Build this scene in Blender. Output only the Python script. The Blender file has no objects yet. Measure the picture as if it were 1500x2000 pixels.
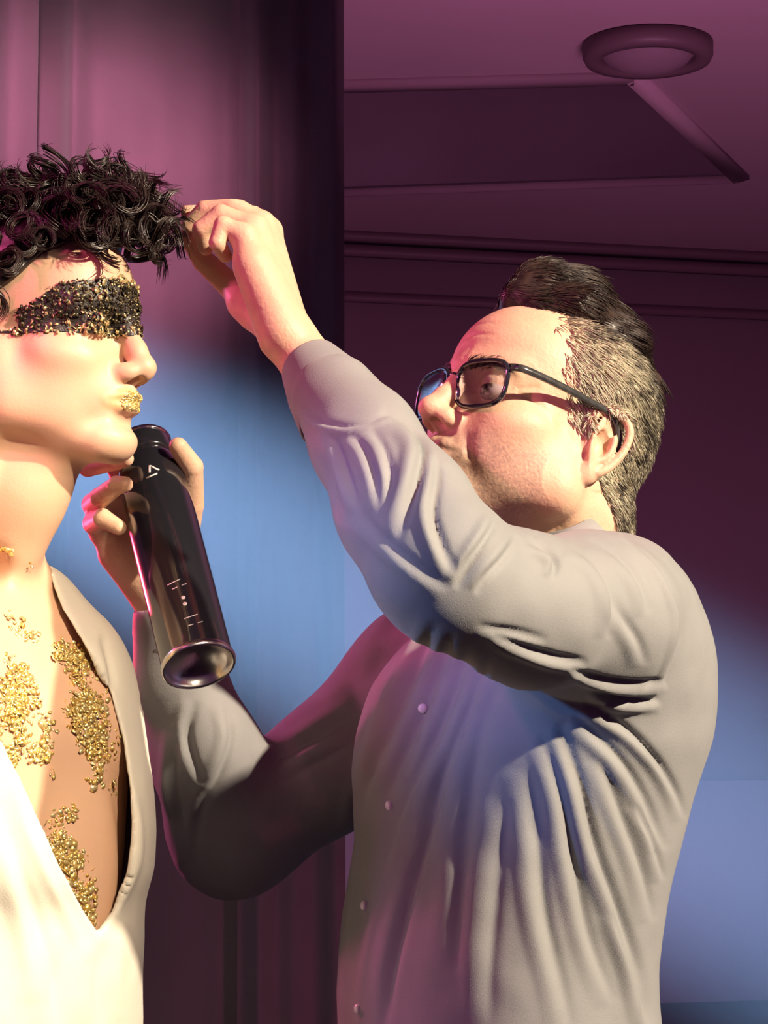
import bpy, bmesh, math
import numpy as np
from mathutils import Vector, Matrix

f32 = np.float32
rng = np.random.default_rng(11)
SC = bpy.context.scene
COL = SC.collection

# ------------------------------------------------------------------ camera
FPX = 4440.0
CAM = np.array([0.0, 0.0, 1.36])
PITCH = math.radians(5.5)
CP, SP = math.cos(PITCH), math.sin(PITCH)
cam_d = bpy.data.cameras.new('camera')
cam_d.sensor_fit = 'VERTICAL'
cam_d.sensor_height = 24.0
cam_d.lens = FPX / 2000.0 * 24.0
cam_d.clip_end = 100
cam = bpy.data.objects.new('camera', cam_d)
cam.location = CAM
cam.rotation_euler = (math.pi / 2 + PITCH, 0, 0)
COL.objects.link(cam)
SC.camera = cam

# ------------------------------------------------------------------ world, exposure
SC.view_settings.view_transform = 'Standard'
SC.view_settings.look = 'None'
SC.view_settings.exposure = 0.0
SC.view_settings.gamma = 1.0
SC.view_settings.use_curve_mapping = False
SC.cycles.max_bounces = 6
SC.cycles.diffuse_bounces = 3
SC.cycles.glossy_bounces = 3
SC.cycles.transmission_bounces = 6
SC.cycles.volume_bounces = 0
world = bpy.data.worlds.new('world')
SC.world = world
world.use_nodes = True
world.node_tree.nodes['Background'].inputs[0].default_value = (0.55, 0.18, 0.48, 1)
world.node_tree.nodes['Background'].inputs[1].default_value = 0.13


def light(name, kind, loc, target, power, color, size=0.1, cone=60, blend=0.5):
    d = bpy.data.lights.new(name, kind)
    d.energy = power
    d.color = color
    if kind == 'SPOT':
        d.spot_size = math.radians(cone)
        d.spot_blend = blend
        d.shadow_soft_size = size
    elif kind == 'AREA':
        d.size = size
    o = bpy.data.objects.new(name, d)
    o.location = loc
    o.rotation_euler = (Vector(target) - Vector(loc)).to_track_quat('-Z', 'Y').to_euler()
    COL.objects.link(o)
    return o


# warm stage key from the right, magenta from the left, blue beams, dim room wash
light('key_spot', 'SPOT', (2.33, 0.28, 3.10), (0.07, 1.98, 1.48), 1180, (1.0, 0.83, 0.61), 0.05, 22, 0.6)
light('model_fill_spot', 'SPOT', (0.92, -0.55, 2.80), (-0.43, 1.90, 1.34), 620, (1.0, 0.80, 0.56), 0.05, 12.6, 0.6)  # added fill on the model where the raised arm blocks the key
light('pink_spot', 'SPOT', (-1.30, 0.25, 2.45), (0.00, 1.95, 1.64), 100, (1.0, 0.12, 0.40), 0.06, 15, 0.7)
light('pink_side_spot', 'SPOT', (-1.60, 3.00, 2.35), (0.02, 2.02, 1.18), 130, (1.0, 0.12, 0.36), 0.06, 36, 0.6)
light('pink_hand_fill', 'SPOT', (-1.20, 0.50, 2.90), (-0.25, 2.02, 1.54), 190, (1.0, 0.10, 0.34), 0.05, 5.5, 0.6)  # added to throw pink on the fingers around the can
light('red_rim_spot', 'SPOT', (-1.22, 3.48, 1.56), (-0.19, 2.00, 1.49), 300, (1.0, 0.05, 0.12), 0.05, 8, 0.6)
light('pink_low_fill', 'SPOT', (-1.30, 1.20, 0.70), (-0.02, 1.95, 1.02), 22, (0.85, 0.12, 0.75), 0.08, 24, 1.0)  # weak fill added to tint the lower shirt front
light('blue_beam', 'SPOT', (-3.60, 3.45, 3.55), (0.22, 3.1, 1.37), 46000, (0.30, 0.55, 1.0), 0.03, 7.4, 1.0)
light('blue_fill', 'SPOT', (-1.35, 0.75, 1.95), (0.09, 1.87, 1.42), 110, (0.17, 0.40, 1.0), 0.05, 10.5, 1.0)
light('blue_wall_spot', 'SPOT', (2.6, 6.0, 0.4), (1.9, 11.5, 0.90), 85, (0.20, 0.36, 1.0), 0.2, 30, 1.0)
light('pink_curtain_spot', 'SPOT', (-0.2, 1.0, 3.4), (-0.62, 4.5, 2.42), 1700, (1.0, 0.52, 0.66), 0.1, 14, 1.0)
light('curtain_wash', 'SPOT', (0.75, 2.95, 0.15), (-0.30, 4.5, 0.95), 34, (1.0, 0.16, 0.44), 0.15, 60, 1.0)  # maroon wash added to lift the dark lower curtain
light('room_wash', 'AREA', (1.2, 5.2, 1.2), (1.2, 9.5, 3.9), 105, (1.0, 0.40, 0.72), 1.6)

# ------------------------------------------------------------------ projection helpers


def W(px, py, Y):
    """world point at depth Y (metres in front of the camera) that the lens shows at px, py"""
    dx, dz = (px - 750.0) / FPX, (1000.0 - py) / FPX
    d = np.array([dx, CP - SP * dz, SP + CP * dz])
    return CAM + d * (Y / d[1])


def WZ(px, py, z):
    dx, dz = (px - 750.0) / FPX, (1000.0 - py) / FPX
    d = np.array([dx, CP - SP * dz, SP + CP * dz])
    return CAM + d * ((z - CAM[2]) / d[2])


def PX(P):
    q = np.asarray(P, float) - CAM
    fw = q[..., 1] * CP + q[..., 2] * SP
    up = -q[..., 1] * SP + q[..., 2] * CP
    return 750.0 + FPX * q[..., 0] / fw, 1000.0 - FPX * up / fw


# ------------------------------------------------------------------ object helpers


def new_mesh(name, V, Fq, mat=None, parent=None, smooth=True, tri=None):
    V = np.ascontiguousarray(V, f32)
    me = bpy.data.meshes.new(name)
    parts = []
    if Fq is not None and len(Fq):
        parts.append(np.asarray(Fq, np.int32))
    if tri is not None and len(tri):
        parts.append(np.asarray(tri, np.int32))
    nl = sum(p.size for p in parts)
    npoly = sum(len(p) for p in parts)
    me.vertices.add(len(V))
    me.vertices.foreach_set('co', V.ravel())
    me.loops.add(nl)
    me.polygons.add(npoly)
    me.loops.foreach_set('vertex_index', np.concatenate([p.ravel() for p in parts]).astype(np.int32))
    tot = np.concatenate([np.full(len(p), p.shape[1]) for p in parts]).astype(np.int32)
    me.polygons.foreach_set('loop_start', (np.cumsum(tot) - tot).astype(np.int32))
    me.update(calc_edges=True)
    me.validate()
    if smooth:
        me.polygons.foreach_set('use_smooth', np.ones(len(me.polygons), bool))
    o = bpy.data.objects.new(name, me)
    COL.objects.link(o)
    if mat:
        me.materials.append(mat)
    if parent:
        put_under(o, parent)
    return o


def put_under(o, parent):
    o.parent = parent
    o.matrix_parent_inverse = parent_world(parent).inverted()


def parent_world(p):
    m = Matrix.LocRotScale(p.location, p.rotation_euler, p.scale)
    if p.parent:
        m = parent_world(p.parent) @ p.matrix_parent_inverse @ m
    return m


def thing(name, loc, label, cat, group=None):
    o = bpy.data.objects.new(name, None)
    o.location = [float(v) for v in loc]
    o.empty_display_size = 0.05
    COL.objects.link(o)
    o['label'] = label
    o['category'] = cat
    if group:
        o['group'] = group
    return o


def tag(o, label=None, cat=None, kind=None, group=None):
    if label:
        o['label'] = label
    if cat:
        o['category'] = cat
    if kind:
        o['kind'] = kind
    if group:
        o['group'] = group
    return o


def set_attr(o, name, vals):
    a = o.data.attributes.new(name, 'FLOAT', 'POINT')
    a.data.foreach_set('value', np.ascontiguousarray(vals, f32))


def box_mesh(name, lo, hi, mat, parent=None):
    x0, y0, z0 = lo
    x1, y1, z1 = hi
    V = [(x0, y0, z0), (x1, y0, z0), (x1, y1, z0), (x0, y1, z0), (x0, y0, z1), (x1, y0, z1), (x1, y1, z1), (x0, y1, z1)]
    Fq = [(0, 3, 2, 1), (4, 5, 6, 7), (0, 1, 5, 4), (1, 2, 6, 5), (2, 3, 7, 6), (3, 0, 4, 7)]
    return new_mesh(name, V, Fq, mat, parent, smooth=False)


def tubes(P, R, sides=3, cap=True):
    """P (N,S,3) polylines, R (N,S) radii -> verts, quads (all strands in one go)"""
    P = np.asarray(P, float)
    N, S, _ = P.shape
    T = np.gradient(P, axis=1)
    T /= np.linalg.norm(T, axis=2, keepdims=True) + 1e-12
    ref = np.where(np.abs(T[:, :, 2:3]) < 0.9, np.array([0, 0, 1.0]), np.array([1.0, 0, 0]))
    if N and S > 2:  # a steady frame for each strand
        U = np.zeros_like(P)
        U[:, 0] = np.cross(T[:, 0], ref[:, 0])
        U[:, 0] /= np.linalg.norm(U[:, 0], axis=1, keepdims=True) + 1e-12
        for s in range(1, S):
            u = U[:, s - 1] - T[:, s] * np.sum(U[:, s - 1] * T[:, s], axis=1, keepdims=True)
            U[:, s] = u / (np.linalg.norm(u, axis=1, keepdims=True) + 1e-12)
    else:
        U = np.cross(T, ref)
        U /= np.linalg.norm(U, axis=2, keepdims=True) + 1e-12
    B = np.cross(T, U)
    a = np.arange(sides) * 2 * math.pi / sides
    ring = U[:, :, None, :] * np.cos(a)[None, None, :, None] + B[:, :, None, :] * np.sin(a)[None, None, :, None]
    V = P[:, :, None, :] + ring * np.asarray(R)[:, :, None, None]
    idx = np.arange(N * S * sides).reshape(N, S, sides)
    a0, a1 = idx[:, :-1, :], idx[:, 1:, :]
    Q = np.stack([a0, np.roll(a0, -1, 2), np.roll(a1, -1, 2), a1], -1).reshape(-1, 4)
    return V.reshape(-1, 3), Q


def smooth_path(pts, n):
    pts = np.asarray(pts, float)
    t = np.linspace(0, len(pts) - 1, n)
    return np.stack([cubic(np.arange(len(pts)), pts[:, i], t) for i in range(pts.shape[1])], -1)


def cubic(xs, ys, x):
    """Catmull-Rom through (xs, ys)"""
    xs, ys = np.asarray(xs, float), np.asarray(ys, float)
    m = np.gradient(ys, xs)
    i = np.clip(np.searchsorted(xs, x) - 1, 0, len(xs) - 2)
    h = xs[i + 1] - xs[i]
    t = np.clip((x - xs[i]) / h, 0, 1)
    return ((2 * t ** 3 - 3 * t ** 2 + 1) * ys[i] + (t ** 3 - 2 * t ** 2 + t) * h * m[i]
            + (-2 * t ** 3 + 3 * t ** 2) * ys[i + 1] + (t ** 3 - t ** 2) * h * m[i + 1])


# ------------------------------------------------------------------ sculpting field (signed distance + surface nets)


class Field:
    def __init__(s, lo, hi, h, R=None, o=None, sc=1.0):
        s.lo = np.minimum(lo, hi).astype(float)
        hi = np.maximum(lo, hi).astype(float)
        s.h = h
        s.n = np.ceil((hi - s.lo) / h).astype(int) + 1
        s.D = np.full(s.n, 0.04, f32)
        s.frame(R, o, sc)

    def frame(s, R=None, o=None, sc=1.0):
        s.R = np.eye(3) if R is None else R
        s.o = np.zeros(3) if o is None else np.asarray(o)
        s.sc = sc

    def w(s, p):
        return s.o + s.R @ (np.asarray(p, float) * s.sc)

    def grid(s, lo, hi):
        a = np.clip(np.floor((lo - s.lo) / s.h).astype(int), 0, s.n)
        b = np.clip(np.ceil((hi - s.lo) / s.h).astype(int) + 1, 0, s.n)
        if np.any(b - a < 1):
            return None, None
        sl = tuple(slice(i, j) for i, j in zip(a, b))
        ax = [(s.lo[i] + s.h * np.arange(a[i], b[i])).astype(f32) for i in range(3)]
        return sl, (ax[0][:, None, None], ax[1][None, :, None], ax[2][None, None, :])

    def mix(s, sl, d, k, op):
        a = s.D[sl]
        if op == 's':
            d = -d
            if k > 0:
                h = np.maximum(k - np.abs(a - d), 0) / k
                s.D[sl] = np.maximum(a, d) + h * h * k * 0.25
            else:
                s.D[sl] = np.maximum(a, d)
        else:
            if k > 0:
                h = np.maximum(k - np.abs(a - d), 0) / k
                s.D[sl] = np.minimum(a, d) - h * h * k * 0.25
            else:
                s.D[sl] = np.minimum(a, d)

    def ell(s, c, r, k=0.0, op='u', rot=(0, 0, 0)):
        """ellipsoid, rot in degrees about the frame's x, y, z"""
        c = s.w(c)
        r = np.asarray(r, float) * s.sc
        k = k * s.sc
        Rl = s.R @ np.array(Matrix.Rotation(math.radians(rot[2]), 3, 'Z') @ Matrix.Rotation(math.radians(rot[1]), 3, 'Y') @ Matrix.Rotation(math.radians(rot[0]), 3, 'X'))
        m = r.max() + k + 4 * s.h
        ext = np.sqrt(((Rl * r[None, :]) ** 2).sum(1)) + k + 4 * s.h
        sl, g = s.grid(c - ext, c + ext)
        if sl is None:
            return
        d = [g[i] - f32(c[i]) for i in range(3)]
        k0 = k1 = 0
        for j in range(3):
            q = (d[0] * f32(Rl[0, j]) + d[1] * f32(Rl[1, j]) + d[2] * f32(Rl[2, j])) / f32(r[j])
            k0 = k0 + q * q
            q = q / f32(r[j])
            k1 = k1 + q * q
        k0 = np.sqrt(k0)
        s.mix(sl, (k0 * (k0 - 1) / np.maximum(np.sqrt(k1), 1e-6)).astype(f32), k, op)

    def cone(s, a, b, ra, rb, k=0.0, op='u'):
        a, b = s.w(a), s.w(b)
        ra, rb, k = ra * s.sc, rb * s.sc, k * s.sc
        m = max(ra, rb) + k + 4 * s.h
        sl, g = s.grid(np.minimum(a, b) - m, np.maximum(a, b) + m)
        if sl is None:
            return
        ba = b - a
        bb = float(ba @ ba) + 1e-12
        d = [g[i] - f32(a[i]) for i in range(3)]
        t = np.clip((d[0] * f32(ba[0]) + d[1] * f32(ba[1]) + d[2] * f32(ba[2])) / f32(bb), 0, 1)
        q = 0
        for i in range(3):
            e = d[i] - t * f32(ba[i])
            q = q + e * e
        s.mix(sl, (np.sqrt(q) - (f32(ra) + t * f32(rb - ra))).astype(f32), k, op)

    def chain(s, pts, rad, k=0.0, op='u', kj=None):
        for i in range(len(pts) - 1):
            s.cone(pts[i], pts[i + 1], rad[i], rad[i + 1], k if i == 0 or kj is None else kj, op)

    def loft(s, z, cx, cy, a, b, k=0.0, op='u', yaw=0.0, n=2.0, off=0.0):
        """stack of ellipses (world frame), z ascending"""
        z = np.asarray(z, float)
        o = np.argsort(z)
        z, cx, cy, a, b = [np.asarray(v, float)[o] for v in (z, cx, cy, a, b)]
        m = max(a.max(), b.max()) + k + abs(off) + 4 * s.h
        sl, g = s.grid(np.array([cx.min() - m, cy.min() - m, z[0] - k - 4 * s.h]), np.array([cx.max() + m, cy.max() + m, z[-1] + k + 4 * s.h]))
        if sl is None:
            return
        zz = g[2].ravel()
        CX, CY, A, B = [cubic(z, v, zz).astype(f32)[None, None, :] for v in (cx, cy, a, b)]
        A = np.maximum(A + off, 1e-3)
        B = np.maximum(B + off, 1e-3)
        dx, dy = g[0] - CX, g[1] - CY
        if yaw:
            c, q = f32(math.cos(yaw)), f32(math.sin(yaw))
            dx, dy = dx * c + dy * q, dy * c - dx * q
        if n == 2.0:
            u = np.sqrt((dx / A) ** 2 + (dy / B) ** 2)
        else:
            u = (np.abs(dx / A) ** n + np.abs(dy / B) ** n) ** (1 / n)
        gr = np.sqrt((dx / A ** 2) ** 2 + (dy / B ** 2) ** 2)
        d = np.where(u > 0.5, (u - 1) * u / np.maximum(gr, 1e-4), -np.minimum(A, B) * 0.5)
        zc = np.maximum(g[2] - f32(z[-1]), f32(z[0]) - g[2])
        d = np.maximum(d, zc + 0 * d)
        s.mix(sl, d.astype(f32), k, op)

    def cut(s, fn, lo, hi, k=0.0, op='s'):
        sl, g = s.grid(np.asarray(lo, float), np.asarray(hi, float))
        s.mix(sl, fn(*g).astype(f32), k, op)

    def mesh(s, smooth=1):
        D = s.D
        D = D.copy()
        for ax in range(3):  # closed at the walls of the grid
            i = [slice(None)] * 3
            for e in (0, -1):
                i[ax] = e
                D[tuple(i)] = np.maximum(D[tuple(i)], s.h * 0.5)
        S = D < 0
        n = np.array(D.shape)
        c = np.zeros(n - 1, np.uint8)
        for dx in (0, 1):
            for dy in (0, 1):
                for dz in (0, 1):
                    c += S[dx:n[0] - 1 + dx, dy:n[1] - 1 + dy, dz:n[2] - 1 + dz]
        act = (c > 0) & (c < 8)
        ci = np.argwhere(act)
        vid = np.full(n - 1, -1, np.int32)
        vid[act] = np.arange(len(ci))
        off = np.array([(x, y, zc) for x in (0, 1) for y in (0, 1) for zc in (0, 1)])
        val = np.stack([D[ci[:, 0] + o[0], ci[:, 1] + o[1], ci[:, 2] + o[2]] for o in off], 1)
        acc = np.zeros((len(ci), 3))
        cnt = np.zeros(len(ci))
        for i in range(8):
            for j in range(i + 1, 8):
                if np.abs(off[i] - off[j]).sum() != 1:
                    continue
                a, b = val[:, i], val[:, j]
                m = (a < 0) != (b < 0)
                t = np.where(m, a / np.where(m, a - b, 1), 0)
                acc += np.where(m[:, None], off[i] + t[:, None] * (off[j] - off[i]), 0)
                cnt += m
        V = s.lo + s.h * (ci + acc / cnt[:, None])
        Q = []
        for ax in range(3):
            o1, o2 = (ax + 1) % 3, (ax + 2) % 3
            i0 = [slice(1, -1)] * 3
            i1 = [slice(1, -1)] * 3
            i0[ax], i1[ax] = slice(0, -1), slice(1, None)
            a, b = S[tuple(i0)], S[tuple(i1)]
            e = np.argwhere(a != b)
            base = e.copy()
            base[:, o1] += 1
            base[:, o2] += 1
            inside = a[tuple(e.T)]

            def at(d1, d2):
                q = base.copy()
                q[:, o1] -= d1
                q[:, o2] -= d2
                return vid[tuple(q.T)]
            q = np.stack([at(1, 1), at(0, 1), at(0, 0), at(1, 0)], 1)
            q[~inside] = q[~inside][:, ::-1]
            Q.append(q)
        Q = np.concatenate(Q)
        for _ in range(smooth):
            V = relax(V, Q, 0.5)
        return V, Q


def relax(V, Q, w):
    acc = np.zeros_like(V)
    cnt = np.zeros(len(V))
    for i in range(4):
        a, b = Q[:, i], Q[:, (i + 1) % 4]
        for x, y in ((a, b), (b, a)):
            for c in range(3):
                acc[:, c] += np.bincount(x, V[y, c], len(V))
            cnt += np.bincount(x, minlength=len(V))
    return V * (1 - w) + w * acc / np.maximum(cnt, 1)[:, None]


def normals(V, Q):
    n = np.cross(V[Q[:, 2]] - V[Q[:, 0]], V[Q[:, 3]] - V[Q[:, 1]])
    N = np.zeros_like(V)
    for i in range(4):
        for c in range(3):
            N[:, c] += np.bincount(Q[:, i], n[:, c], len(V))
    return N / (np.linalg.norm(N, axis=1, keepdims=True) + 1e-12)


def poly_dist(px, py, pts, signed=False):
    """distance in pixels to a polyline and the place along it (0..1)"""
    best = np.full(len(px), 1e9)
    where = np.zeros(len(px))
    side = np.ones(len(px))
    pts = np.asarray(pts, float)
    L = np.concatenate([[0], np.cumsum(np.linalg.norm(np.diff(pts, axis=0), axis=1))])
    for i in range(len(pts) - 1):
        a, b = pts[i], pts[i + 1]
        d = b - a
        ex, ey = px - a[0], py - a[1]
        t = np.clip((ex * d[0] + ey * d[1]) / (d @ d), 0, 1)
        r = np.hypot(ex - t * d[0], ey - t * d[1])
        m = r < best
        best[m] = r[m]
        where[m] = ((L[i] + t * (L[i + 1] - L[i])) / L[-1])[m]
        if signed:
            side[m] = np.sign(d[0] * ey - d[1] * ex)[m]
    return best * side, where


def folds(V, Q, spec):
    """press cloth folds (polylines given where they run) into the side of the cloth that looks at -y"""
    N = normals(V, Q)
    px, py = PX(V)
    facing = np.clip((-N[:, 1] + 0.15) / 0.4, 0, 1)
    disp = np.zeros(len(V))
    for pts, amp, wd in spec:
        sp = smooth_path(pts, 5 * len(pts)) if len(pts) > 2 else np.asarray(pts, float)
        lo, hi = sp.min(0) - 5 * wd, sp.max(0) + 5 * wd
        m = (px > lo[0]) & (px < hi[0]) & (py > lo[1]) & (py < hi[1]) & (facing > 0)
        d, t = poly_dist(px[m], py[m], sp, True)
        end = np.sin(np.pi * np.clip(t, 0, 1)) ** 0.7 * np.exp(-np.maximum(np.abs(d) - 3 * wd, 0) / wd)
        if amp < 0:
            # a crease: sharp valley with a soft roll of cloth along one side
            prof = 0.62 * amp * np.exp(-(d / (0.8 * wd)) ** 2) - 0.55 * amp * np.exp(-((d - 1.9 * wd) / (1.3 * wd)) ** 2)
        else:
            prof = 0.8 * amp * np.exp(-(d / wd) ** 2)
        disp[m] += 0.001 * prof * end
    return V + N * (disp * facing)[:, None]


def inside_poly(px, py, poly):
    res = np.zeros(px.shape, bool)
    n = len(poly)
    for i in range(n):
        x0, y0 = poly[i]
        x1, y1 = poly[(i + 1) % n]
        if y0 == y1:
            continue
        c = ((y0 > py) != (y1 > py)) & (px < (x1 - x0) * (py - y0) / (y1 - y0) + x0)
        res ^= c
    return res


def vnoise(P, scale, seed=0):
    """smooth value noise in space, -1..1"""
    r = np.random.default_rng(seed)
    T = r.uniform(-1, 1, (32, 32, 32))
    q = np.asarray(P) * scale + 100.3
    i = np.floor(q).astype(int)
    f = q - i
    f = f * f * (3 - 2 * f)
    out = 0
    for dx in (0, 1):
        for dy in (0, 1):
            for dz in (0, 1):
                w = (f[:, 0] if dx else 1 - f[:, 0]) * (f[:, 1] if dy else 1 - f[:, 1]) * (f[:, 2] if dz else 1 - f[:, 2])
                out = out + w * T[(i[:, 0] + dx) % 32, (i[:, 1] + dy) % 32, (i[:, 2] + dz) % 32]
    return out


# ------------------------------------------------------------------ materials


def material(name, color, rough=0.6, metal=0.0, bump=0.0, bump_scale=200.0, vary=0.0, vary_scale=20.0, sss=0.0, coat=0.0,
             sheen=0.0, spec=0.5, transmission=0.0, ior=1.45, emit=None, emit_s=0.0, alpha=1.0, attr=None, attr_color=None, attr2=None, attr2_color=None, coord='Object'):
    m = bpy.data.materials.new(name)
    m.use_nodes = True
    nt = m.node_tree
    b = nt.nodes['Principled BSDF']
    b.inputs['Base Color'].default_value = (*color, 1)
    b.inputs['Roughness'].default_value = rough
    b.inputs['Metallic'].default_value = metal
    b.inputs['Specular IOR Level'].default_value = spec
    b.inputs['IOR'].default_value = ior
    b.inputs['Transmission Weight'].default_value = transmission
    b.inputs['Coat Weight'].default_value = coat
    b.inputs['Sheen Weight'].default_value = sheen
    b.inputs['Alpha'].default_value = alpha
    if sss:
        b.inputs['Subsurface Weight'].default_value = sss
        b.inputs['Subsurface Radius'].default_value = (1.0, 0.35, 0.2)
        b.inputs['Subsurface Scale'].default_value = 0.006
    if emit:
        b.inputs['Emission Color'].default_value = (*emit, 1)
        b.inputs['Emission Strength'].default_value = emit_s
    tc = nt.nodes.new('ShaderNodeTexCoord')
    col = None
    if vary:
        nz = nt.nodes.new('ShaderNodeTexNoise')
        nz.inputs['Scale'].default_value = vary_scale
        nz.inputs['Detail'].default_value = 5
        nt.links.new(tc.outputs[coord], nz.inputs['Vector'])
        mx = nt.nodes.new('ShaderNodeMix')
        mx.data_type = 'RGBA'
        mx.inputs[6].default_value = (*[c * (1 - vary) for c in color], 1)
        mx.inputs[7].default_value = (*[min(1, c * (1 + vary)) for c in color], 1)
        nt.links.new(nz.outputs['Fac'], mx.inputs[0])
        col = mx.outputs[2]
    for at, ac in ((attr, attr_color), (attr2, attr2_color)):
        if at:
            an = nt.nodes.new('ShaderNodeAttribute')
            an.attribute_name = at
            mx = nt.nodes.new('ShaderNodeMix')
            mx.data_type = 'RGBA'
            if col is None:
                mx.inputs[6].default_value = (*color, 1)
            else:
                nt.links.new(col, mx.inputs[6])
            mx.inputs[7].default_value = (*ac, 1)
            nt.links.new(an.outputs['Fac'], mx.inputs[0])
            col = mx.outputs[2]
    if col is not None:
        nt.links.new(col, b.inputs['Base Color'])
    if bump:
        nz = nt.nodes.new('ShaderNodeTexNoise')
        nz.inputs['Scale'].default_value = bump_scale
        nz.inputs['Detail'].default_value = 4
        nt.links.new(tc.outputs[coord], nz.inputs['Vector'])
        bp = nt.nodes.new('ShaderNodeBump')
        bp.inputs['Strength'].default_value = bump
        bp.inputs['Distance'].default_value = 0.002
        nt.links.new(nz.outputs['Fac'], bp.inputs['Height'])
        nt.links.new(bp.outputs['Normal'], b.inputs['Normal'])
    return m


M = {}
M['skin'] = material('skin', (0.66, 0.42, 0.29), 0.52, bump=0.25, bump_scale=330, vary=0.16, vary_scale=70, sss=0.12, attr='lip', attr_color=(0.55, 0.20, 0.18), attr2='stubble', attr2_color=(0.24, 0.16, 0.14))
M['model_skin'] = material('model_skin', (0.60, 0.375, 0.25), 0.48, bump=0.08, bump_scale=420, vary=0.06, vary_scale=25, sss=0.12, attr='lip', attr_color=(0.62, 0.42, 0.10), attr2='stubble', attr2_color=(0.40, 0.26, 0.2))
M['shirt'] = material('shirt_cotton', (0.255, 0.255, 0.262), 0.72, bump=0.16, bump_scale=900, vary=0.06, vary_scale=40, sheen=0.15)
M['collar_inside'] = material('collar_band', (0.03, 0.03, 0.045), 0.7, bump=0.1, bump_scale=900)
M['tee'] = material('tee_jersey', (0.57, 0.54, 0.465), 0.85, bump=0.2, bump_scale=1200, vary=0.04, vary_scale=15, sheen=0.1)
M['trousers'] = material('trouser_cloth', (0.03, 0.03, 0.035), 0.8, bump=0.2, bump_scale=900)
M['shoe'] = material('shoe_leather', (0.02, 0.018, 0.018), 0.35)
M['black_hair'] = material('black_hair', (0.020, 0.014, 0.013), 0.34, spec=0.7, attr='tint', attr_color=(0.05, 0.03, 0.025))
M['quiff'] = material('dark_hair', (0.020, 0.011, 0.011), 0.42, spec=0.5, attr='tint', attr_color=(0.085, 0.05, 0.035))
M['grey_hair'] = material('grey_hair', (0.055, 0.042, 0.035), 0.5, attr='tint', attr_color=(0.62, 0.56, 0.42))
M['gold'] = material('gold_flake', (0.90, 0.62, 0.16), 0.36, metal=0.75, attr='tint', attr_color=(1.0, 0.88, 0.46))
M['dark_flake'] = material('mask_flake', (0.03, 0.025, 0.02), 0.25, metal=0.6, attr='tint', attr_color=(0.95, 0.75, 0.36))
M['mask'] = material('mask_paint', (0.03, 0.026, 0.024), 0.35, bump=0.6, bump_scale=300)
M['button'] = material('pearl_button', (0.85, 0.80, 0.80), 0.08, coat=1.0, spec=1.0)
M['frame'] = material('glasses_acetate', (0.02, 0.02, 0.03), 0.12, coat=1.0, vary=0.5, vary_scale=120)
M['temple_wrap'] = material('temple_tortoise', (0.05, 0.05, 0.05), 0.2, coat=0.6, vary=0.9, vary_scale=180)
M['lens'] = material('lens_glass', (0.86, 0.82, 0.98), 0.02, transmission=1.0, ior=1.06, spec=1.0, coat=1.0)  # lavender tint stands in for bluish reflections on the lenses
M['chrome'] = material('chrome', (0.9, 0.88, 0.86), 0.12, metal=1.0)
M['can'] = material('can_black_lacquer', (0.012, 0.012, 0.016), 0.16, coat=1.0, spec=0.7)
M['can_print'] = material('can_print', (0.75, 0.72, 0.70), 0.4)
M['tin'] = material('can_tin', (0.62, 0.60, 0.60), 0.24, metal=1.0, bump=0.05, bump_scale=300)
M['curtain'] = material('curtain_velvet', (0.15, 0.075, 0.11), 0.9, bump=0.3, bump_scale=300, vary=0.25, vary_scale=6, sheen=0.25)  # mottling in the colour stands in for smoke wisps before the cloth
M['wall'] = material('wall_plaster', (0.24, 0.15, 0.19), 0.85, bump=0.1, bump_scale=60, vary=0.08, vary_scale=2)
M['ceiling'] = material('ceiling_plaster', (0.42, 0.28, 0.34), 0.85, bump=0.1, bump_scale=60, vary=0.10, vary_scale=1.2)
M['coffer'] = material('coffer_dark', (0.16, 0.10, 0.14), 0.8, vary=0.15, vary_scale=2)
M['trim'] = material('trim_paint_shade', (0.12, 0.06, 0.08), 0.6)  # dark tone stands in for the shadow gap along the cornice
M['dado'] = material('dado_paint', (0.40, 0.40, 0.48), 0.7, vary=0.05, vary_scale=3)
M['floor'] = material('stage_floor', (0.05, 0.045, 0.05), 0.5, vary=0.3, vary_scale=3)
M['lamp_rim'] = material('lamp_rim', (0.12, 0.07, 0.09), 0.5)
M['lamp_glass'] = material('lamp_diffuser', (0.24, 0.16, 0.20), 0.35)
M['sclera'] = material('sclera', (0.42, 0.33, 0.30), 0.15, coat=1.0, attr='iris', attr_color=(0.03, 0.02, 0.015))

# ------------------------------------------------------------------ the room
CEIL = 3.86
fl = box_mesh('floor', (-6, -1.5, -0.12), (8, 14, 0.0), M['floor'])
tag(fl, 'dark stage floor under both people', kind='structure')
w0, w1 = WZ(675, 458, CEIL), WZ(1500, 500, CEIL)
wd = (w1 - w0) / np.linalg.norm(w1 - w0)
wn = np.array([-wd[1], wd[0], 0.0])      # away from the camera


def wall_strip(name, z0, z1, depth, mat, a=-6.0, b=9.0, back=0.12):
    p, q = w0 + wd * a, w0 + wd * b
    V = []
    for e in (p, q):
        for dd in (-depth, back):
            for z in (z0, z1):
                V.append((e[0] + wn[0] * dd, e[1] + wn[1] * dd, z))
    Fq = [(0, 1, 3, 2), (4, 6, 7, 5), (0, 4, 5, 1), (2, 3, 7, 6), (1, 5, 7, 3), (0, 2, 6, 4)]
    return new_mesh(name, V, Fq, mat, smooth=False)


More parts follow.
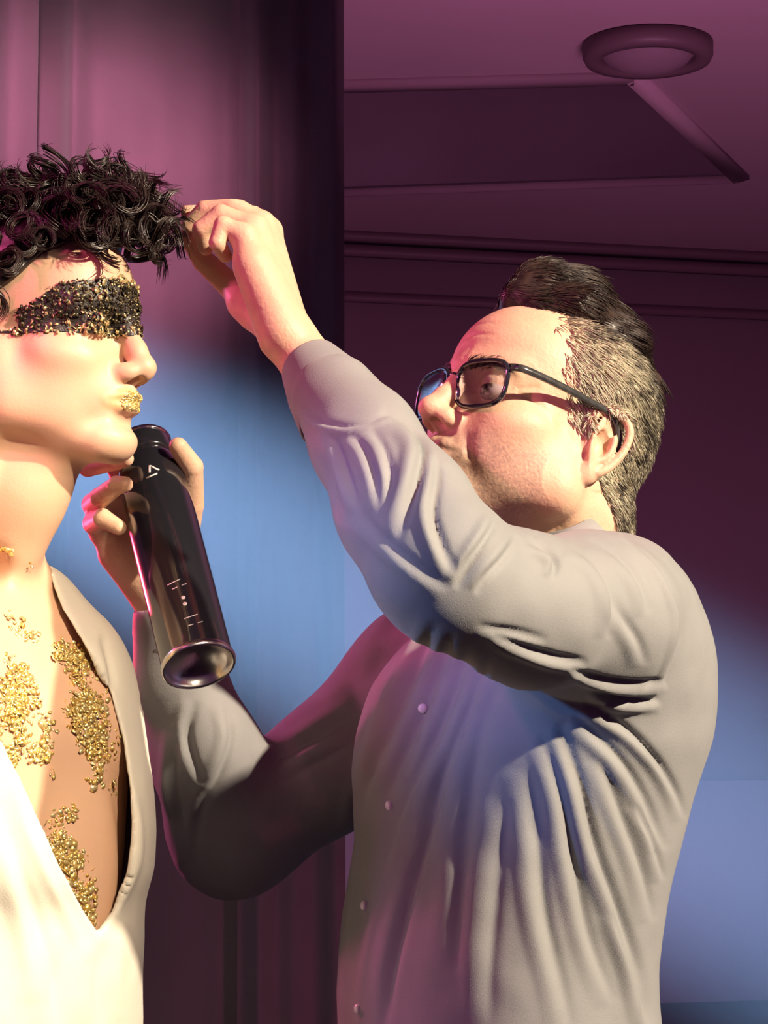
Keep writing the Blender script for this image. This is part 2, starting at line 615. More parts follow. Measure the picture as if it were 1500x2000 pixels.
wb = wall_strip('wall_back', 0.0, CEIL, 0.0, M['wall'])
tag(wb, 'dim plum wall at the far end of the hall', kind='structure')
zt = {}
for py in (455, 478, 572, 590, 1525, 1560):
    p = W(675, py, w0[1])
    zt[py] = p[2]
t1 = wall_strip('trim_1', CEIL - 0.045, CEIL, 0.10, M['trim'], back=0.0)
tag(t1, 'cornice where the far wall meets the ceiling, its shadow line coloured dark', kind='structure')
t1b = wall_strip('trim_2', CEIL - 0.115, CEIL - 0.06, 0.05, M['trim'], back=0.0)
tag(t1b, 'thin second strip under the cornice, coloured dark for the shadow line', kind='structure')
t2 = wall_strip('trim_3', zt[590], zt[572], 0.03, M['trim'], back=0.0)
tag(t2, 'thin picture rail low on the far wall', kind='structure')
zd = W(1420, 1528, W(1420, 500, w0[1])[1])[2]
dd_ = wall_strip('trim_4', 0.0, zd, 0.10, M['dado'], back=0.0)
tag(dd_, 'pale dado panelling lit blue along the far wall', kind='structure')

# ceiling with a recessed coffer
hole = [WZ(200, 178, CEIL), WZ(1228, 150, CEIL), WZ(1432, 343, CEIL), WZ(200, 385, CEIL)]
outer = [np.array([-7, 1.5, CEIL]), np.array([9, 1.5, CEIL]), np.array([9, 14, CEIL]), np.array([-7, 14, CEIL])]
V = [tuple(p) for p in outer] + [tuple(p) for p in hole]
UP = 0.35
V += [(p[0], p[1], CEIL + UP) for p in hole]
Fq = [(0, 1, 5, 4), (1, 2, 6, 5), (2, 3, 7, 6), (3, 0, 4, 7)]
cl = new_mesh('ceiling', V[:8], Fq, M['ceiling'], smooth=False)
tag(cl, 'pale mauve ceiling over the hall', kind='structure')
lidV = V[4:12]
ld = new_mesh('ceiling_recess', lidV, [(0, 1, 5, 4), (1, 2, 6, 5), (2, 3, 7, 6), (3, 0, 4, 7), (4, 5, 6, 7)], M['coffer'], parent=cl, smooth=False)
for i, (a, b) in enumerate(((0, 1), (1, 2), (2, 3))):
    p, q = np.array(hole[a]), np.array(hole[b])
    d = (q - p) / np.linalg.norm(q - p)
    nn = np.array([d[1], -d[0], 0])
    wdt = 0.07
    VV = []
    for e in (p - d * 0.02, q + d * 0.02):
        for s_, z in ((0.0, CEIL - 0.035), (wdt, CEIL - 0.02), (wdt, CEIL + 0.01), (0.0, CEIL + 0.01)):
            VV.append(e + nn * s_ + np.array([0, 0, z - CEIL]))
    new_mesh('recess_moulding', VV, [(0, 1, 5, 4), (1, 2, 6, 5), (2, 3, 7, 6), (3, 0, 4, 7), (0, 3, 2, 1), (4, 5, 6, 7)], M['ceiling'] if i == 1 else M['wall'], parent=cl, smooth=False)

# round ceiling lamp, off
lc = WZ(1265, 84, CEIL)
lr = 130.0 / FPX * lc[1]
lamp = thing('ceiling_lamp', lc, 'round unlit ceiling lamp with dark rim above the ceiling recess', 'lamp')


def lathe(prof, n=64, center=(0, 0, 0), axis=None, close=False):
    """profile [(r, h)] turned about an axis"""
    prof = np.asarray(prof, float)
    ax = np.array([0, 0, 1.0]) if axis is None else np.asarray(axis, float) / np.linalg.norm(axis)
    t = np.array([1.0, 0, 0]) if abs(ax[0]) < 0.9 else np.array([0, 1.0, 0])
    u = np.cross(ax, t)
    u /= np.linalg.norm(u)
    v = np.cross(ax, u)
    a = np.arange(n) * 2 * math.pi / n
    ring = np.cos(a)[:, None] * u + np.sin(a)[:, None] * v
    V = np.asarray(center, float) + prof[:, None, 0:1] * ring[None] + prof[:, None, 1:2] * ax
    idx = np.arange(len(prof) * n).reshape(len(prof), n)
    a0, a1 = idx[:-1], idx[1:]
    Q = np.stack([a0, np.roll(a0, -1, 1), np.roll(a1, -1, 1), a1], -1).reshape(-1, 4)
    return V.reshape(-1, 3), Q


V, Q = lathe([(lr * 0.80, -0.005), (lr, -0.005), (lr * 1.0, -0.05), (lr * 0.96, -0.07), (lr * 0.74, -0.07), (lr * 0.72, -0.055), (lr * 0.72, -0.03)], 64, lc)
new_mesh('rim', V, Q, M['lamp_rim'], parent=lamp)
V, Q = lathe([(lr * 0.73, -0.04), (lr * 0.6, -0.075), (lr * 0.35, -0.10), (lr * 0.1, -0.108), (0.002, -0.108)], 64, lc)
new_mesh('diffuser', V, Q, M['lamp_glass'], parent=lamp)

# stage curtains: three hanging widths, each a pleated sheet with thickness


def curtain(name, x0, x1, Y, pleats, label, seed, zlo=0.02, zhi=3.55, lean=0.0):
    r = np.random.default_rng(seed)
    nx, nz = 150, 40
    u = np.linspace(0, 1, nx)
    z = np.linspace(zlo, zhi, nz)
    y = np.zeros((nx, nz))
    t = z[None, :] / zhi
    for (c, wdt, amp) in pleats:
        cc = c + lean * (1 - t)
        y += -amp * np.exp(-((x0 + (x1 - x0) * u[:, None] - cc) / wdt) ** 2)
    xm = x0 + (x1 - x0) * u[:, None]
    y += 0.014 * np.sin(xm * 21 + 1.2 * np.sin(t * 3 + seed)) + 0.007 * np.sin(xm * 47 + seed + 1.5 * t)
    X = x0 + (x1 - x0) * u[:, None] + lean * (1 - t) + 0 * y
    P = np.stack([X, Y + y, np.broadcast_to(z[None], X.shape)], -1)
    Pb = P.copy()
    Pb[..., 1] += 0.012
    V = np.concatenate([P.reshape(-1, 3), Pb.reshape(-1, 3)])
    i = np.arange(nx * nz).reshape(nx, nz)
    qf = np.stack([i[:-1, :-1], i[1:, :-1], i[1:, 1:], i[:-1, 1:]], -1).reshape(-1, 4)
    k = nx * nz
    qb = qf[:, ::-1] + k
    rim = []
    for line in (i[0], i[-1][::-1], i[:, -1], i[::-1, 0]):
        a, b = line[:-1], line[1:]
        rim.append(np.stack([a, b, b + k, a + k], -1))
    o = new_mesh(name, V, np.concatenate([qf, qb] + rim), M['curtain'])
    tag(o, label, 'curtain', group='stage curtains behind the two people')
    return o


def cx_(px, Y):
    return W(px, 1000, Y)[0]


curtain('stage_curtain', cx_(-700, 4.42), cx_(66, 4.42), 4.42, [(cx_(20, 4.4), 0.05, 0.06), (cx_(-90, 4.4), 0.06, 0.05), (cx_(-250, 4.4), 0.07, 0.06), (cx_(-450, 4.4), 0.06, 0.06)], 'plum stage curtain at the picture edge behind the curly-haired man', 1)
curtain('stage_curtain', cx_(50, 4.55), cx_(480, 4.55), 4.55, [(cx_(135, 4.5), 0.022, 0.035), (cx_(230, 4.5), 0.06, 0.03), (cx_(340, 4.5), 0.05, 0.03), (cx_(440, 4.5), 0.03, 0.03)], 'plum stage curtain with the pink light pool, above the curly hair', 2)
curtain('stage_curtain', cx_(460, 4.48), cx_(668, 4.48), 4.48, [(cx_(492, 4.4), 0.022, 0.05), (cx_(560, 4.4), 0.035, 0.05), (cx_(640, 4.4), 0.03, 0.05)], 'plum stage curtain behind the raised hand, its edge against the far wall', 3, lean=0.012)

# ------------------------------------------------------------------ people: shared sculpting


def head_frame(face, pitch, roll=0.0):
    f = np.array([math.cos(face), math.sin(face), 0.0])
    z = np.array([0, 0, 1.0])
    l = np.cross(z, f)
    fp = math.cos(pitch) * f + math.sin(pitch) * z
    up = -math.sin(pitch) * f + math.cos(pitch) * z
    if roll:
        l, up = math.cos(roll) * l + math.sin(roll) * up, math.cos(roll) * up - math.sin(roll) * l
    return np.stack([fp, l, up], 1)


def sculpt_head(f, slim=1.0, nose=1.0, brow=1.0, jaw=1.0, eyes=True, chin=0.0, nd=0.0):
    """male head, millimetres: x to the face, y to its left, z up, origin between the ear canals"""
    f.ell((-4, 0, 57), (97, 76, 75), 0)
    f.ell((-42, 0, 18), (56, 60, 50), 25)
    f.ell((44, 0, 58), (50, 60, 52), 20)
    f.ell((38, 0, 2), (56, 57 * slim, 66), 25)
    for s in (1, -1):
        f.cone((8, s * 50 * slim, -42), (74, s * 16, -72), 19 * jaw, 15, 26)
        f.cone((2, s * 55, 0), (8, s * 51 * slim, -44), 17, 17 * jaw, 20)
        f.ell((60, s * 46 * slim, -3), (25, 15, 13), 20, rot=(0, 8, s * -30))
        f.ell((46, s * 44 * slim, -32), (32, 14, 27), 22, rot=(0, 0, s * -22))
        f.cone((90, s * 9, 41), (73, s * 47, 39), 7.5 * brow, 7, 15)
    f.ell((83 + chin, 0, -73), (16, 21, 16), 18)
    f.ell((73, 0, -34), (29, 31, 27), 16)
    for s in (1, -1):
        f.ell((97, s * 31, 21), (17, 20, 13), 14, 's')
        if eyes:
            f.ell((77, s * 32, 22), (13.4, 15, 12.6), 5)
            f.ell((78.4, s * 32, 27.5), (13.2, 15.5, 8.0), 3)
    # nose
    f.chain([(90, 0, 36), (98, 0, 22), (106, 0, 6 + nd * .5), (112, 0, -5 + nd)], [8, 8, 9, 10], 9, kj=6)
    f.ell((113 * nose + 0.5, 0, -8 + nd), (10.5, 10.5, 9.5), 6)
    for s in (1, -1):
        f.ell((102, s * 12.5, -12 + nd), (12, 7.5, 8.5), 6, rot=(0, 0, s * -12))
    f.cone((114, 0, -13 + nd), (100, 0, -19 + nd * .7), 5, 5, 5)
    for s in (1, -1):
        f.ell((108, s * 6.8, -19 + nd), (7.5, 3.8, 6.5), 2.5, 's', rot=(0, 0, s * -14))
    # lips
    for s in (1, -1):
        f.chain([(101.5, s * 2.0, -34.0), (99.5, s * 12, -35.5), (88, s * 25, -39.5)], [5.2, 4.6, 2.4], 5, kj=4)
        f.chain([(99, 0, -46.5), (97.5, s * 11, -45.5), (88, s * 23, -41.5)], [6.0, 5.2, 2.6], 5, kj=4)
    for s in (1, -1):
        f.chain([(110, 0, -40.5), (107, s * 11, -40.2), (92, s * 27, -41)], [1.9, 1.8, 1.2], 2.2, 's')
    f.ell((104, 0, -58), (9, 24, 5.5), 9, 's')


def sculpt_ear(f, s, y0=72.0):
    def e(u, v, out=0.0):
        return (-6 + u, s * (y0 + max(0.0, 8 - u) * 0.36 + out), 4 + v)
    f.ell(e(-6, 2, -2), (18, 4.5, 29), 5, rot=(0, -8, s * 20))
    hel = [(7, 2), (12, 14), (8, 26), (-3, 32), (-15, 29), (-22, 18), (-21, 2), (-15, -13), (-7, -24)]
    hp = smooth_path([e(u, v, 3.2) for u, v in hel], 26)
    f.chain(list(hp), [3.4] * 26, 2)
    f.ell(e(0, -26, 1.5), (8.5, 4.6, 10), 5)
    ah = smooth_path([e(-6, 19, 2), (e(-11, 8, 2.5)), e(-10, -6, 2.5), e(-3, -15, 2)], 10)
    f.chain(list(ah), [3.0] * 10, 3)
    f.ell(e(-1, 1, 4), (8.5, 6.5, 12.5), 3, 's', rot=(0, -8, s * 20))
    f.ell(e(-5, 17, 5), (9, 3.6, 6), 3, 's', rot=(0, -30, s * 20))
    f.ell(e(8, -3, 1.5), (4.5, 4, 6.5), 3)
    f.ell(e(3, -15, 2.0), (4, 3.4, 3.6), 3)


def to_frame(V, R, o, sc):
    return ((V - o) @ R) / sc


def bell(x, c, w):
    return np.exp(-((x - c) / w) ** 2)


def bridge(parts):
    """join several surfaces into one body mesh; hidden strips tie each to the one before"""
    Vs, Qs, n = [], [], 0
    for V, Q in parts:
        Vs.append(V)
        Qs.append(Q + n)
        n += len(V)
    Va = np.concatenate(Vs)
    off = 0
    ties = []
    for i in range(1, len(parts)):
        A, B = parts[0][0], parts[i][0]
        offB = sum(len(p[0]) for p in parts[:i])
        # nearest pair of faces between the two pieces
        sa, sb = A[::37], B[::37]
        d = ((sa[:, None] - sb[None]) ** 2).sum(2) if len(sa) * len(sb) < 4e7 else None
        if d is None:
            sa, sb = A[::211], B[::211]
            d = ((sa[:, None] - sb[None]) ** 2).sum(2)
            st = 211
        else:
            st = 37
        ia, ib = np.unravel_index(np.argmin(d), d.shape)
        qa = parts[0][1][np.argmax((parts[0][1] == ia * st).any(1))]
        qb = parts[i][1][np.argmax((parts[i][1] == ib * st).any(1))] + offB
        ties.append([(qa[j], qa[(j + 1) % 4], qb[(j + 1) % 4], qb[j]) for j in range(4)])
    Qa = np.concatenate(Qs + [np.array(t) for t in ties])
    return Va, Qa


def finger(f, pts, rads, k=2.5):
    f.chain(pts, rads, k * 0.001, kj=0.0012)


MM = 0.001

# ================================================================== the hairdresser
HB = math.radians(180 + 33)          # faces picture-left, turned a little to the camera
HR = head_frame(HB, math.radians(20))
HS = 1.035 * MM
ear_w = W(1166, 872, 1.965)
HO = ear_w - HR @ (np.array([-6, 76, 2]) * HS)
dresser = thing('person', (0.13, 2.05, 0.0), 'man in dark grey shirt and glasses reaching up to the other man\'s curls', 'person')


def hw(p):
    return HO + HR @ (np.asarray(p, float) * HS)


f = Field(HO - 0.21, HO + np.array([0.17, 0.15, 0.18]), 0.0015, HR, HO, HS)
sculpt_head(f, slim=1.06, nose=1.02, brow=1.15, jaw=1.1)
sculpt_ear(f, 1)
sculpt_ear(f, -1)
# neck, throat
f.frame()
f.chain([hw((-22, 0, -25)), W(1105, 1010, 2.035), W(1110, 1110, 2.06)], [0.060, 0.0545, 0.060], 0.02)
f.chain([hw((45, 0, -66)), W(1010, 1010, 2.02), W(1040, 1090, 2.04)], [0.026, 0.036, 0.04], 0.025)
f.frame(HR, HO, HS)
V, Q = f.mesh()
# face lines: frown, nasolabial fold, jowl, crow's feet (left side of the face), in head millimetres
c = to_frame(V, HR, HO, HS)
N = normals(V, Q)


def crease(pts, amp, wdt):
    best = np.full(len(c), 1e9)
    pts = smooth_path(pts, 12)
    for i in range(len(pts) - 1):
        a, b = pts[i], pts[i + 1]
        d = b - a
        t = np.clip(((c - a) @ d) / (d @ d), 0, 1)
        best = np.minimum(best, np.linalg.norm(c - a - t[:, None] * d, axis=1))
    return amp * np.exp(-(best / wdt) ** 2)


disp = 0
for s in (1, -1):
    disp = disp + crease([(102, s * 19, -8), (95, s * 27, -22), (86, s * 33, -42)], -2.6, 3.5)
    disp = disp + crease([(96, s * 27, -8), (84, s * 38, -22), (76, s * 38, -40)], 1.8, 8)
    disp = disp + crease([(99, s * 5, 46), (96, s * 6, 56)], -1.6, 2.2)
    disp = disp + crease([(70, s * 52, 24), (58, s * 60, 30)], -1.0, 1.8)
    disp = disp + crease([(70, s * 52, 20), (56, s * 61, 17)], -1.0, 1.8)
    disp = disp + crease([(92, s * 22, 8), (82, s * 40, 8)], -1.2, 2.5)
disp = disp + crease([(95, 32, 68), (98, 0, 70), (95, -32, 68)], -0.8, 2.5) + crease([(92, 34, 80), (95, 0, 83), (92, -34, 80)], -0.8, 2.5)
head_part = (V + N * np.asarray(disp)[:, None] * MM, Q)

# raised left hand, pinching a curl: pinky side to the camera
lo = np.minimum(W(330, 350, 1.80), W(700, 860, 2.02)) - 0.01
hi = np.maximum(W(330, 350, 1.80), W(700, 860, 2.02)) + 0.01
f = Field(lo, hi, 0.0013)
wr = W(578, 678, 1.875)
f.chain([W(690, 850, 1.845), W(610, 722, 1.862), wr], [0.033, 0.0235, 0.0225], 0.0)
mc = {'i': W(524, 452, 1.935), 'm': W(510, 440, 1.915), 'r': W(496, 446, 1.893), 'p': W(476, 462, 1.872)}
wo = {'i': W(560, 650, 1.893), 'm': W(562, 652, 1.885), 'r': W(558, 652, 1.872), 'p': W(548, 652, 1.862)}
for q in 'imrp':
    f.cone(wo[q], mc[q], 0.0165, 0.0118 if q != 'p' else 0.0105, 0.014)
f.cone(W(548, 640, 1.868), W(488, 520, 1.868), 0.0165, 0.013, 0.014)      # heel of the hand
f.cone(W(560, 660, 1.90), W(480, 590, 1.93), 0.017, 0.016, 0.014)         # ball of the thumb
finger(f, [mc['i'], W(466, 398, 1.94), W(412, 392, 1.94), W(366, 414, 1.935)], [0.0105, 0.0092, 0.0080, 0.0064], 7)
finger(f, [mc['m'], W(452, 402, 1.915), W(402, 408, 1.918), W(368, 440, 1.922)], [0.0108, 0.0094, 0.0082, 0.0066], 7)
finger(f, [mc['r'], W(432, 420, 1.893), W(394, 448, 1.895), W(402, 484, 1.905)], [0.0102, 0.0090, 0.0080, 0.0066], 7)
finger(f, [mc['p'], W(436, 440, 1.870), W(424, 474, 1.868), W(440, 500, 1.885)], [0.0092, 0.0080, 0.0070, 0.0060], 7)
finger(f, [W(505, 610, 1.93), W(452, 560, 1.945), W(398, 510, 1.95), W(366, 462, 1.942)], [0.0155, 0.0115, 0.0098, 0.0078], 10)
lhand = f.mesh()

# far right hand around the spray can
CAN_B, CAN_T = W(388, 1300, 1.955), W(282, 880, 2.085)
lo = np.minimum(W(100, 820, 1.94), W(480, 1330, 2.22)) - 0.01
hi = np.maximum(W(100, 820, 1.94), W(480, 1330, 2.22)) + 0.01
f = Field(lo, hi, 0.0013)
f.chain([W(345, 1330, 2.13), W(325, 1180, 2.125), W(300, 1110, 2.12)], [0.032, 0.026, 0.026], 0.0)
for (a, b, ra, rb) in ((W(318, 1110, 2.13), W(240, 920, 2.13), 0.020, 0.014), (W(300, 1115, 2.125), W(205, 985, 2.115), 0.020, 0.013),
                       (W(300, 1120, 2.12), W(200, 1040, 2.10), 0.020, 0.012), (W(330, 1110, 2.13), W(290, 930, 2.135), 0.020, 0.015)):
    f.cone(a, b, ra, rb, 0.012)
f.cone(W(222, 1085, 2.105), W(290, 1160, 2.12), 0.014, 0.018, 0.012)
finger(f, [W(252, 905, 2.13), W(190, 890, 2.115), W(172, 912, 2.08), W(228, 900, 2.035), W(246, 896, 2.03)], [0.012, 0.0105, 0.0092, 0.0085, 0.0072], 6)
finger(f, [W(215, 985, 2.11), W(182, 985, 2.085), W(196, 972, 2.045), W(228, 948, 2.015), W(244, 946, 2.008)], [0.0115, 0.0105, 0.0095, 0.0085, 0.0072], 6)
finger(f, [W(205, 1040, 2.10), W(184, 1022, 2.08), W(200, 1012, 2.035), W(232, 1030, 2.03)], [0.012, 0.0105, 0.0088, 0.007], 6)
finger(f, [W(270, 915, 2.135), W(215, 868, 2.13), W(195, 885, 2.10), W(232, 890, 2.06)], [0.012, 0.010, 0.009, 0.0075], 6)
finger(f, [W(345, 1085, 2.12), W(372, 985, 2.085), W(374, 912, 2.06), W(348, 872, 2.045)], [0.018, 0.0125, 0.0108, 0.0085], 10)
rhand = f.mesh()

# hidden core of the body ties head and hands together
f = Field(np.array([-0.35, 1.6, 0.85]), np.array([0.5, 2.5, 1.75]), 0.007)
f.loft([W(0, y, 2.05)[2] for y in (2250, 1900, 1500, 1250, 1110)], [W(x, 1400, 2.05)[0] for x in (970, 965, 1030, 1100, 1110)], [2.05] * 5,
       [0.075, 0.075, 0.085, 0.07, 0.045], [0.09, 0.085, 0.10, 0.11, 0.045])
f.chain([W(1215, 1190, 1.94), W(850, 1115, 1.735), W(650, 790, 1.84)], [0.055, 0.036, 0.025], 0.03)
f.chain([W(960, 1290, 2.215), W(720, 1440, 2.235), W(470, 1625, 2.225), W(345, 1330, 2.14)], [0.045, 0.036, 0.032, 0.02], 0.03)
f.chain([W(1105, 1130, 2.05), W(1105, 1040, 2.045)], [0.05, 0.045], 0.03)
core = f.mesh()
V, Q = bridge([core, head_part, lhand, rhand])
body = new_mesh('body', V, Q, M['skin'], parent=dresser)
c = to_frame(V, HR, HO, HS)
lipm = np.exp(-(np.maximum(np.abs(c[:, 1]) / 24 - 0.2, 0) * 1.4) ** 2) * np.exp(-((c[:, 2] + 40) / 8) ** 4) * (c[:, 0] > 88) * (c[:, 0] < 115)
set_attr(body, 'lip', 0.75 * lipm * (np.linalg.norm(c, axis=1) < 150))
st = 0.5 + 0.5 * vnoise(V, 900, 3)
stub = np.exp(-(np.maximum(c[:, 2] + 34, 0) / 14) ** 2) * np.clip((c[:, 0] - 5) / 30, 0, 1) * np.exp(-(np.maximum(-95 - c[:, 2], 0) / 12) ** 2)
stub = np.maximum(stub, bell(c[:, 2], -27, 8) * (c[:, 0] > 85)) * (np.abs(c[:, 1]) < 70) * (c[:, 2] > -130)
stub *= (np.linalg.norm(c, axis=1) < 150)
set_attr(body, 'stubble', np.clip(stub * (0.12 + 0.75 * st), 0, 0.8))

# eyes
for s in (1, -1):
    V, Q = lathe([(1e-4, -12.0)] + [(12.0 * math.sin(a), -12.0 * math.cos(a)) for a in np.linspace(0.15, math.pi - 0.15, 20)] + [(1e-4, 12.0)], 28, (0, 0, 0), (1, 0, -0.1))
    P = np.array([hw(p) for p in V * np.array([1, 1.22, 1]) + np.array([78.75, s * 32, 20.5])])
    e = new_mesh('eye', P, Q, M['sclera'], parent=dresser)
    set_attr(e, 'iris', (V[:, 0] > 9.8).astype(float))
# eyebrow hairs
for s in (1, -1):
    n = 260
    t = rng.uniform(0, 1, n)
    base = np.stack([92 - 20 * t ** 1.6, s * (12 + 37 * t), 38 + 5 * np.sin(t * 2.4) - 3 * t + rng.normal(0, 1.8, n)], 1)
    # drop roots on to the skin
    hv = to_frame(head_part[0], HR, HO, HS)
    sel = hv[(hv[:, 0] > 55) & (hv[:, 2] > 25) & (hv[:, 2] < 60)]
    root = np.array([sel[np.argmin(((sel - b) * [0.4, 1, 1])[:, 1] ** 2 + ((sel - b)[:, 2]) ** 2 + 0.05 * (sel - b)[:, 0] ** 2)] for b in base])
    d = np.stack([-0.2 + 0 * t, s * (0.9 + 0 * t), 0.5 - 0.9 * t], 1) + rng.normal(0, 0.15, (n, 3))
    P = root[:, None] + d[:, None] * np.linspace(0, 8, 4)[None, :, None] + np.array([1, 0, 0]) * np.array([0, 1.0, 1.2, 0.8])[None, :, None]
    V, Q = tubes(HO + (P.reshape(-1, 3) @ HR.T * HS).reshape(P.shape), np.broadcast_to(np.array([0.35, 0.35, 0.25, 0.08]) * MM, (n, 4)))
    eb = new_mesh('eyebrow', V, Q, M['quiff'], parent=dresser)
    eb['kind'] = 'stuff'
    set_attr(eb, 'tint', np.repeat(rng.uniform(0, 0.5, n), 12))

# ------------------------------------------------------------------ his hair: dark swept-back quiff, cropped grey sides


def hair_scalp(n, keep, r):
    """random roots on the skull with outward normals (head millimetres)"""
    hv, hq = head_part
    hc = to_frame(hv, HR, HO, HS)
    hn = normals(hv, hq) @ HR
    m = np.where(keep(hc))[0]
    i = r.choice(m, n)
    return hc[i] + r.normal(0, 0.7, (n, 3)), hn[i]


def side_zone(c):
    x, y, z = c.T
    line = np.interp(x, [-110, -60, -20, 10, 30, 46, 60], [-62, -52, -16, 6, 18, 50, 70])   # lower hairline
    front = np.interp(z, [-20, 20, 40, 60, 75, 95], [14, 22, 28, 36, 38, 36])
    return (z > line) & (x < front + rng.normal(0, 7, len(x))) & (np.abs(y) > 12) & ~((np.abs(y) > 66) & (np.abs(x + 12) < 18) & (z < 34) & (z > -32)) & (z > -70) & (x > -120)


def quiff_floor(x):
    return np.interp(x, [-110, -95, -70, -30, 10, 40, 70, 90], [30, 46, 74, 92, 96, 96, 96, 92])


r = np.random.default_rng(5)
hcol = []
root, nor = hair_scalp(26000, side_zone, r)
keepm = root[:, 2] < quiff_floor(root[:, 0]) + 12 + r.normal(0, 4, len(root))
root, nor = root[keepm], nor[keepm]
n = len(root)
flow = np.stack([-0.75 + 0 * root[:, 0], 0 * root[:, 0], -0.65 + 0 * root[:, 0]], 1)
flow = flow - nor * np.sum(flow * nor, 1, keepdims=True)
flow += 0.35 * np.stack([vnoise(root, 0.09, 1), vnoise(root, 0.09, 2), vnoise(root, 0.09, 3)], 1) + r.normal(0, 0.16, (n, 3))
flow -= nor * np.sum(flow * nor, 1, keepdims=True)
up = np.clip((root[:, 2] - 0) / 90, 0, 1)
L = (6.5 + 7 * up) * r.uniform(0.7, 1.25, n)
s4 = np.array([0, 0.33, 0.67, 1.0])
P = root[:, None] + (nor[:, None] * (0.42 * s4 - 0.1 * s4 ** 2)[None, :, None] + flow[:, None] * (0.9 * s4)[None, :, None]) * L[:, None, None]
V, Q = tubes(HO + (P.reshape(-1, 3) @ HR.T * HS).reshape(P.shape), np.array([0.52, 0.50, 0.38, 0.08])[None] * MM * r.uniform(0.8, 1.3, (n, 1)))
sides = new_mesh('cropped_hair', V, Q, M['grey_hair'], parent=dresser)
sides['kind'] = 'stuff'
sides['label'] = 'short salt and pepper hair on the sides'
clump = vnoise(root, 0.16, 8)
frontal = np.clip((root[:, 0] + 85) / 75, 0, 1)
set_attr(sides, 'tint', np.repeat(np.clip(0.72 * frontal + 0.20 + 0.6 * clump + r.normal(0, 0.24, n) - 0.45 * np.clip((root[:, 2] - quiff_floor(root[:, 0]) + 14) / 20, 0, 1), 0, 1), 12))

# body of the quiff
QF = Field(HO - 0.16, HO + np.array([0.16, 0.16, 0.24]), 0.002, HR, HO, HS)
QF.chain([(62, 0, 120), (44, 0, 136), (12, 0, 145), (-30, 0, 133), (-68, 0, 98), (-84, 0, 60), (-86, 0, 26)], [18, 27, 29, 28, 26, 21, 14], 0, kj=10)
for s in (1, -1):
    QF.chain([(54, s * 22, 112), (26, s * 32, 122), (-25, s * 34, 114), (-62, s * 30, 86), (-78, s * 22, 52)], [14, 20, 22, 20, 16], 12)
V, Q = QF.mesh()
c = to_frame(V, HR, HO, HS)
ang = c[:, 1] * 0.55 + 0.05 * c[:, 2] + 3 * vnoise(c, 0.03, 4)
V = V + normals(V, Q) * ((0.0008 * np.sin(ang) + 0.0004 * np.sin(ang * 2.7 + 1)) * np.clip((70 - c[:, 0]) / 30, 0, 1) + 0.0015 * vnoise(c, 0.05, 6))[:, None]
quiff = new_mesh('quiff', V, Q, M['quiff'], parent=dresser)
quiff['label'] = 'dark swept-back hair on top of the head'
set_attr(quiff, 'tint', np.clip(0.12 + 0.25 * np.sin(ang), 0, 1))
qn = normals(V, Q)
cn = qn @ HR
m = np.where((c[:, 2] > 60) & (cn[:, 2] > -0.3) & (c[:, 0] > -62))[0]
i = r.choice(m, 7000)
root, nor = c[i], cn[i]
n = len(root)
flow = np.stack([-1 + 0 * root[:, 0], 0.12 * np.sign(root[:, 1]), -1.2 * np.clip((-30 - root[:, 0]) / 40, 0, 1)], 1) + r.normal(0, 0.07, (n, 3)) + 0.25 * np.stack([0 * root[:, 0], vnoise(root, 0.04, 9), 0 * root[:, 0]], 1)
flow -= nor * np.sum(flow * nor, 1, keepdims=True)
s5 = np.linspace(0, 1, 5)
L = r.uniform(14, 28, n)
lift = np.where(root[:, 0] > 40, 0.10, 0.05) * r.uniform(0.2, 1.2, n)
curv = 0.0045
P = root[:, None] + flow[:, None] * s5[None, :, None] * L[:, None, None] + nor[:, None] * ((lift[:, None] * s5 * (1 - 0.6 * s5)) * L[:, None] - curv * (s5 * L[:, None]) ** 2 + 0.3)[:, :, None]
V, Q = tubes(HO + (P.reshape(-1, 3) @ HR.T * HS).reshape(P.shape), np.array([0.4, 0.42, 0.4, 0.3, 0.05])[None] * MM * r.uniform(0.8, 1.2, (n, 1)))
qs = new_mesh('quiff_strands', V, Q, M['quiff'], parent=dresser)
qs['kind'] = 'stuff'
set_attr(qs, 'tint', np.repeat(np.clip(r.normal(0.15, 0.3, n), 0, 1), 15))

# ------------------------------------------------------------------ his glasses
gl = thing('eyeglasses', hw((100, 0, 28)), 'dark-framed rectangular eyeglasses on the hairdresser\'s face', 'eyeglasses')


def lens_outline(n=48):
    a = np.arange(n) * 2 * math.pi / n
    e = 3.2
    u = np.sign(np.cos(a)) * np.abs(np.cos(a)) ** (2 / e) * 29.0
    v = np.sign(np.sin(a)) * np.abs(np.sin(a)) ** (2 / e) * 20
    u = u * (1 + 0.05 * v / 20)
    return u, v


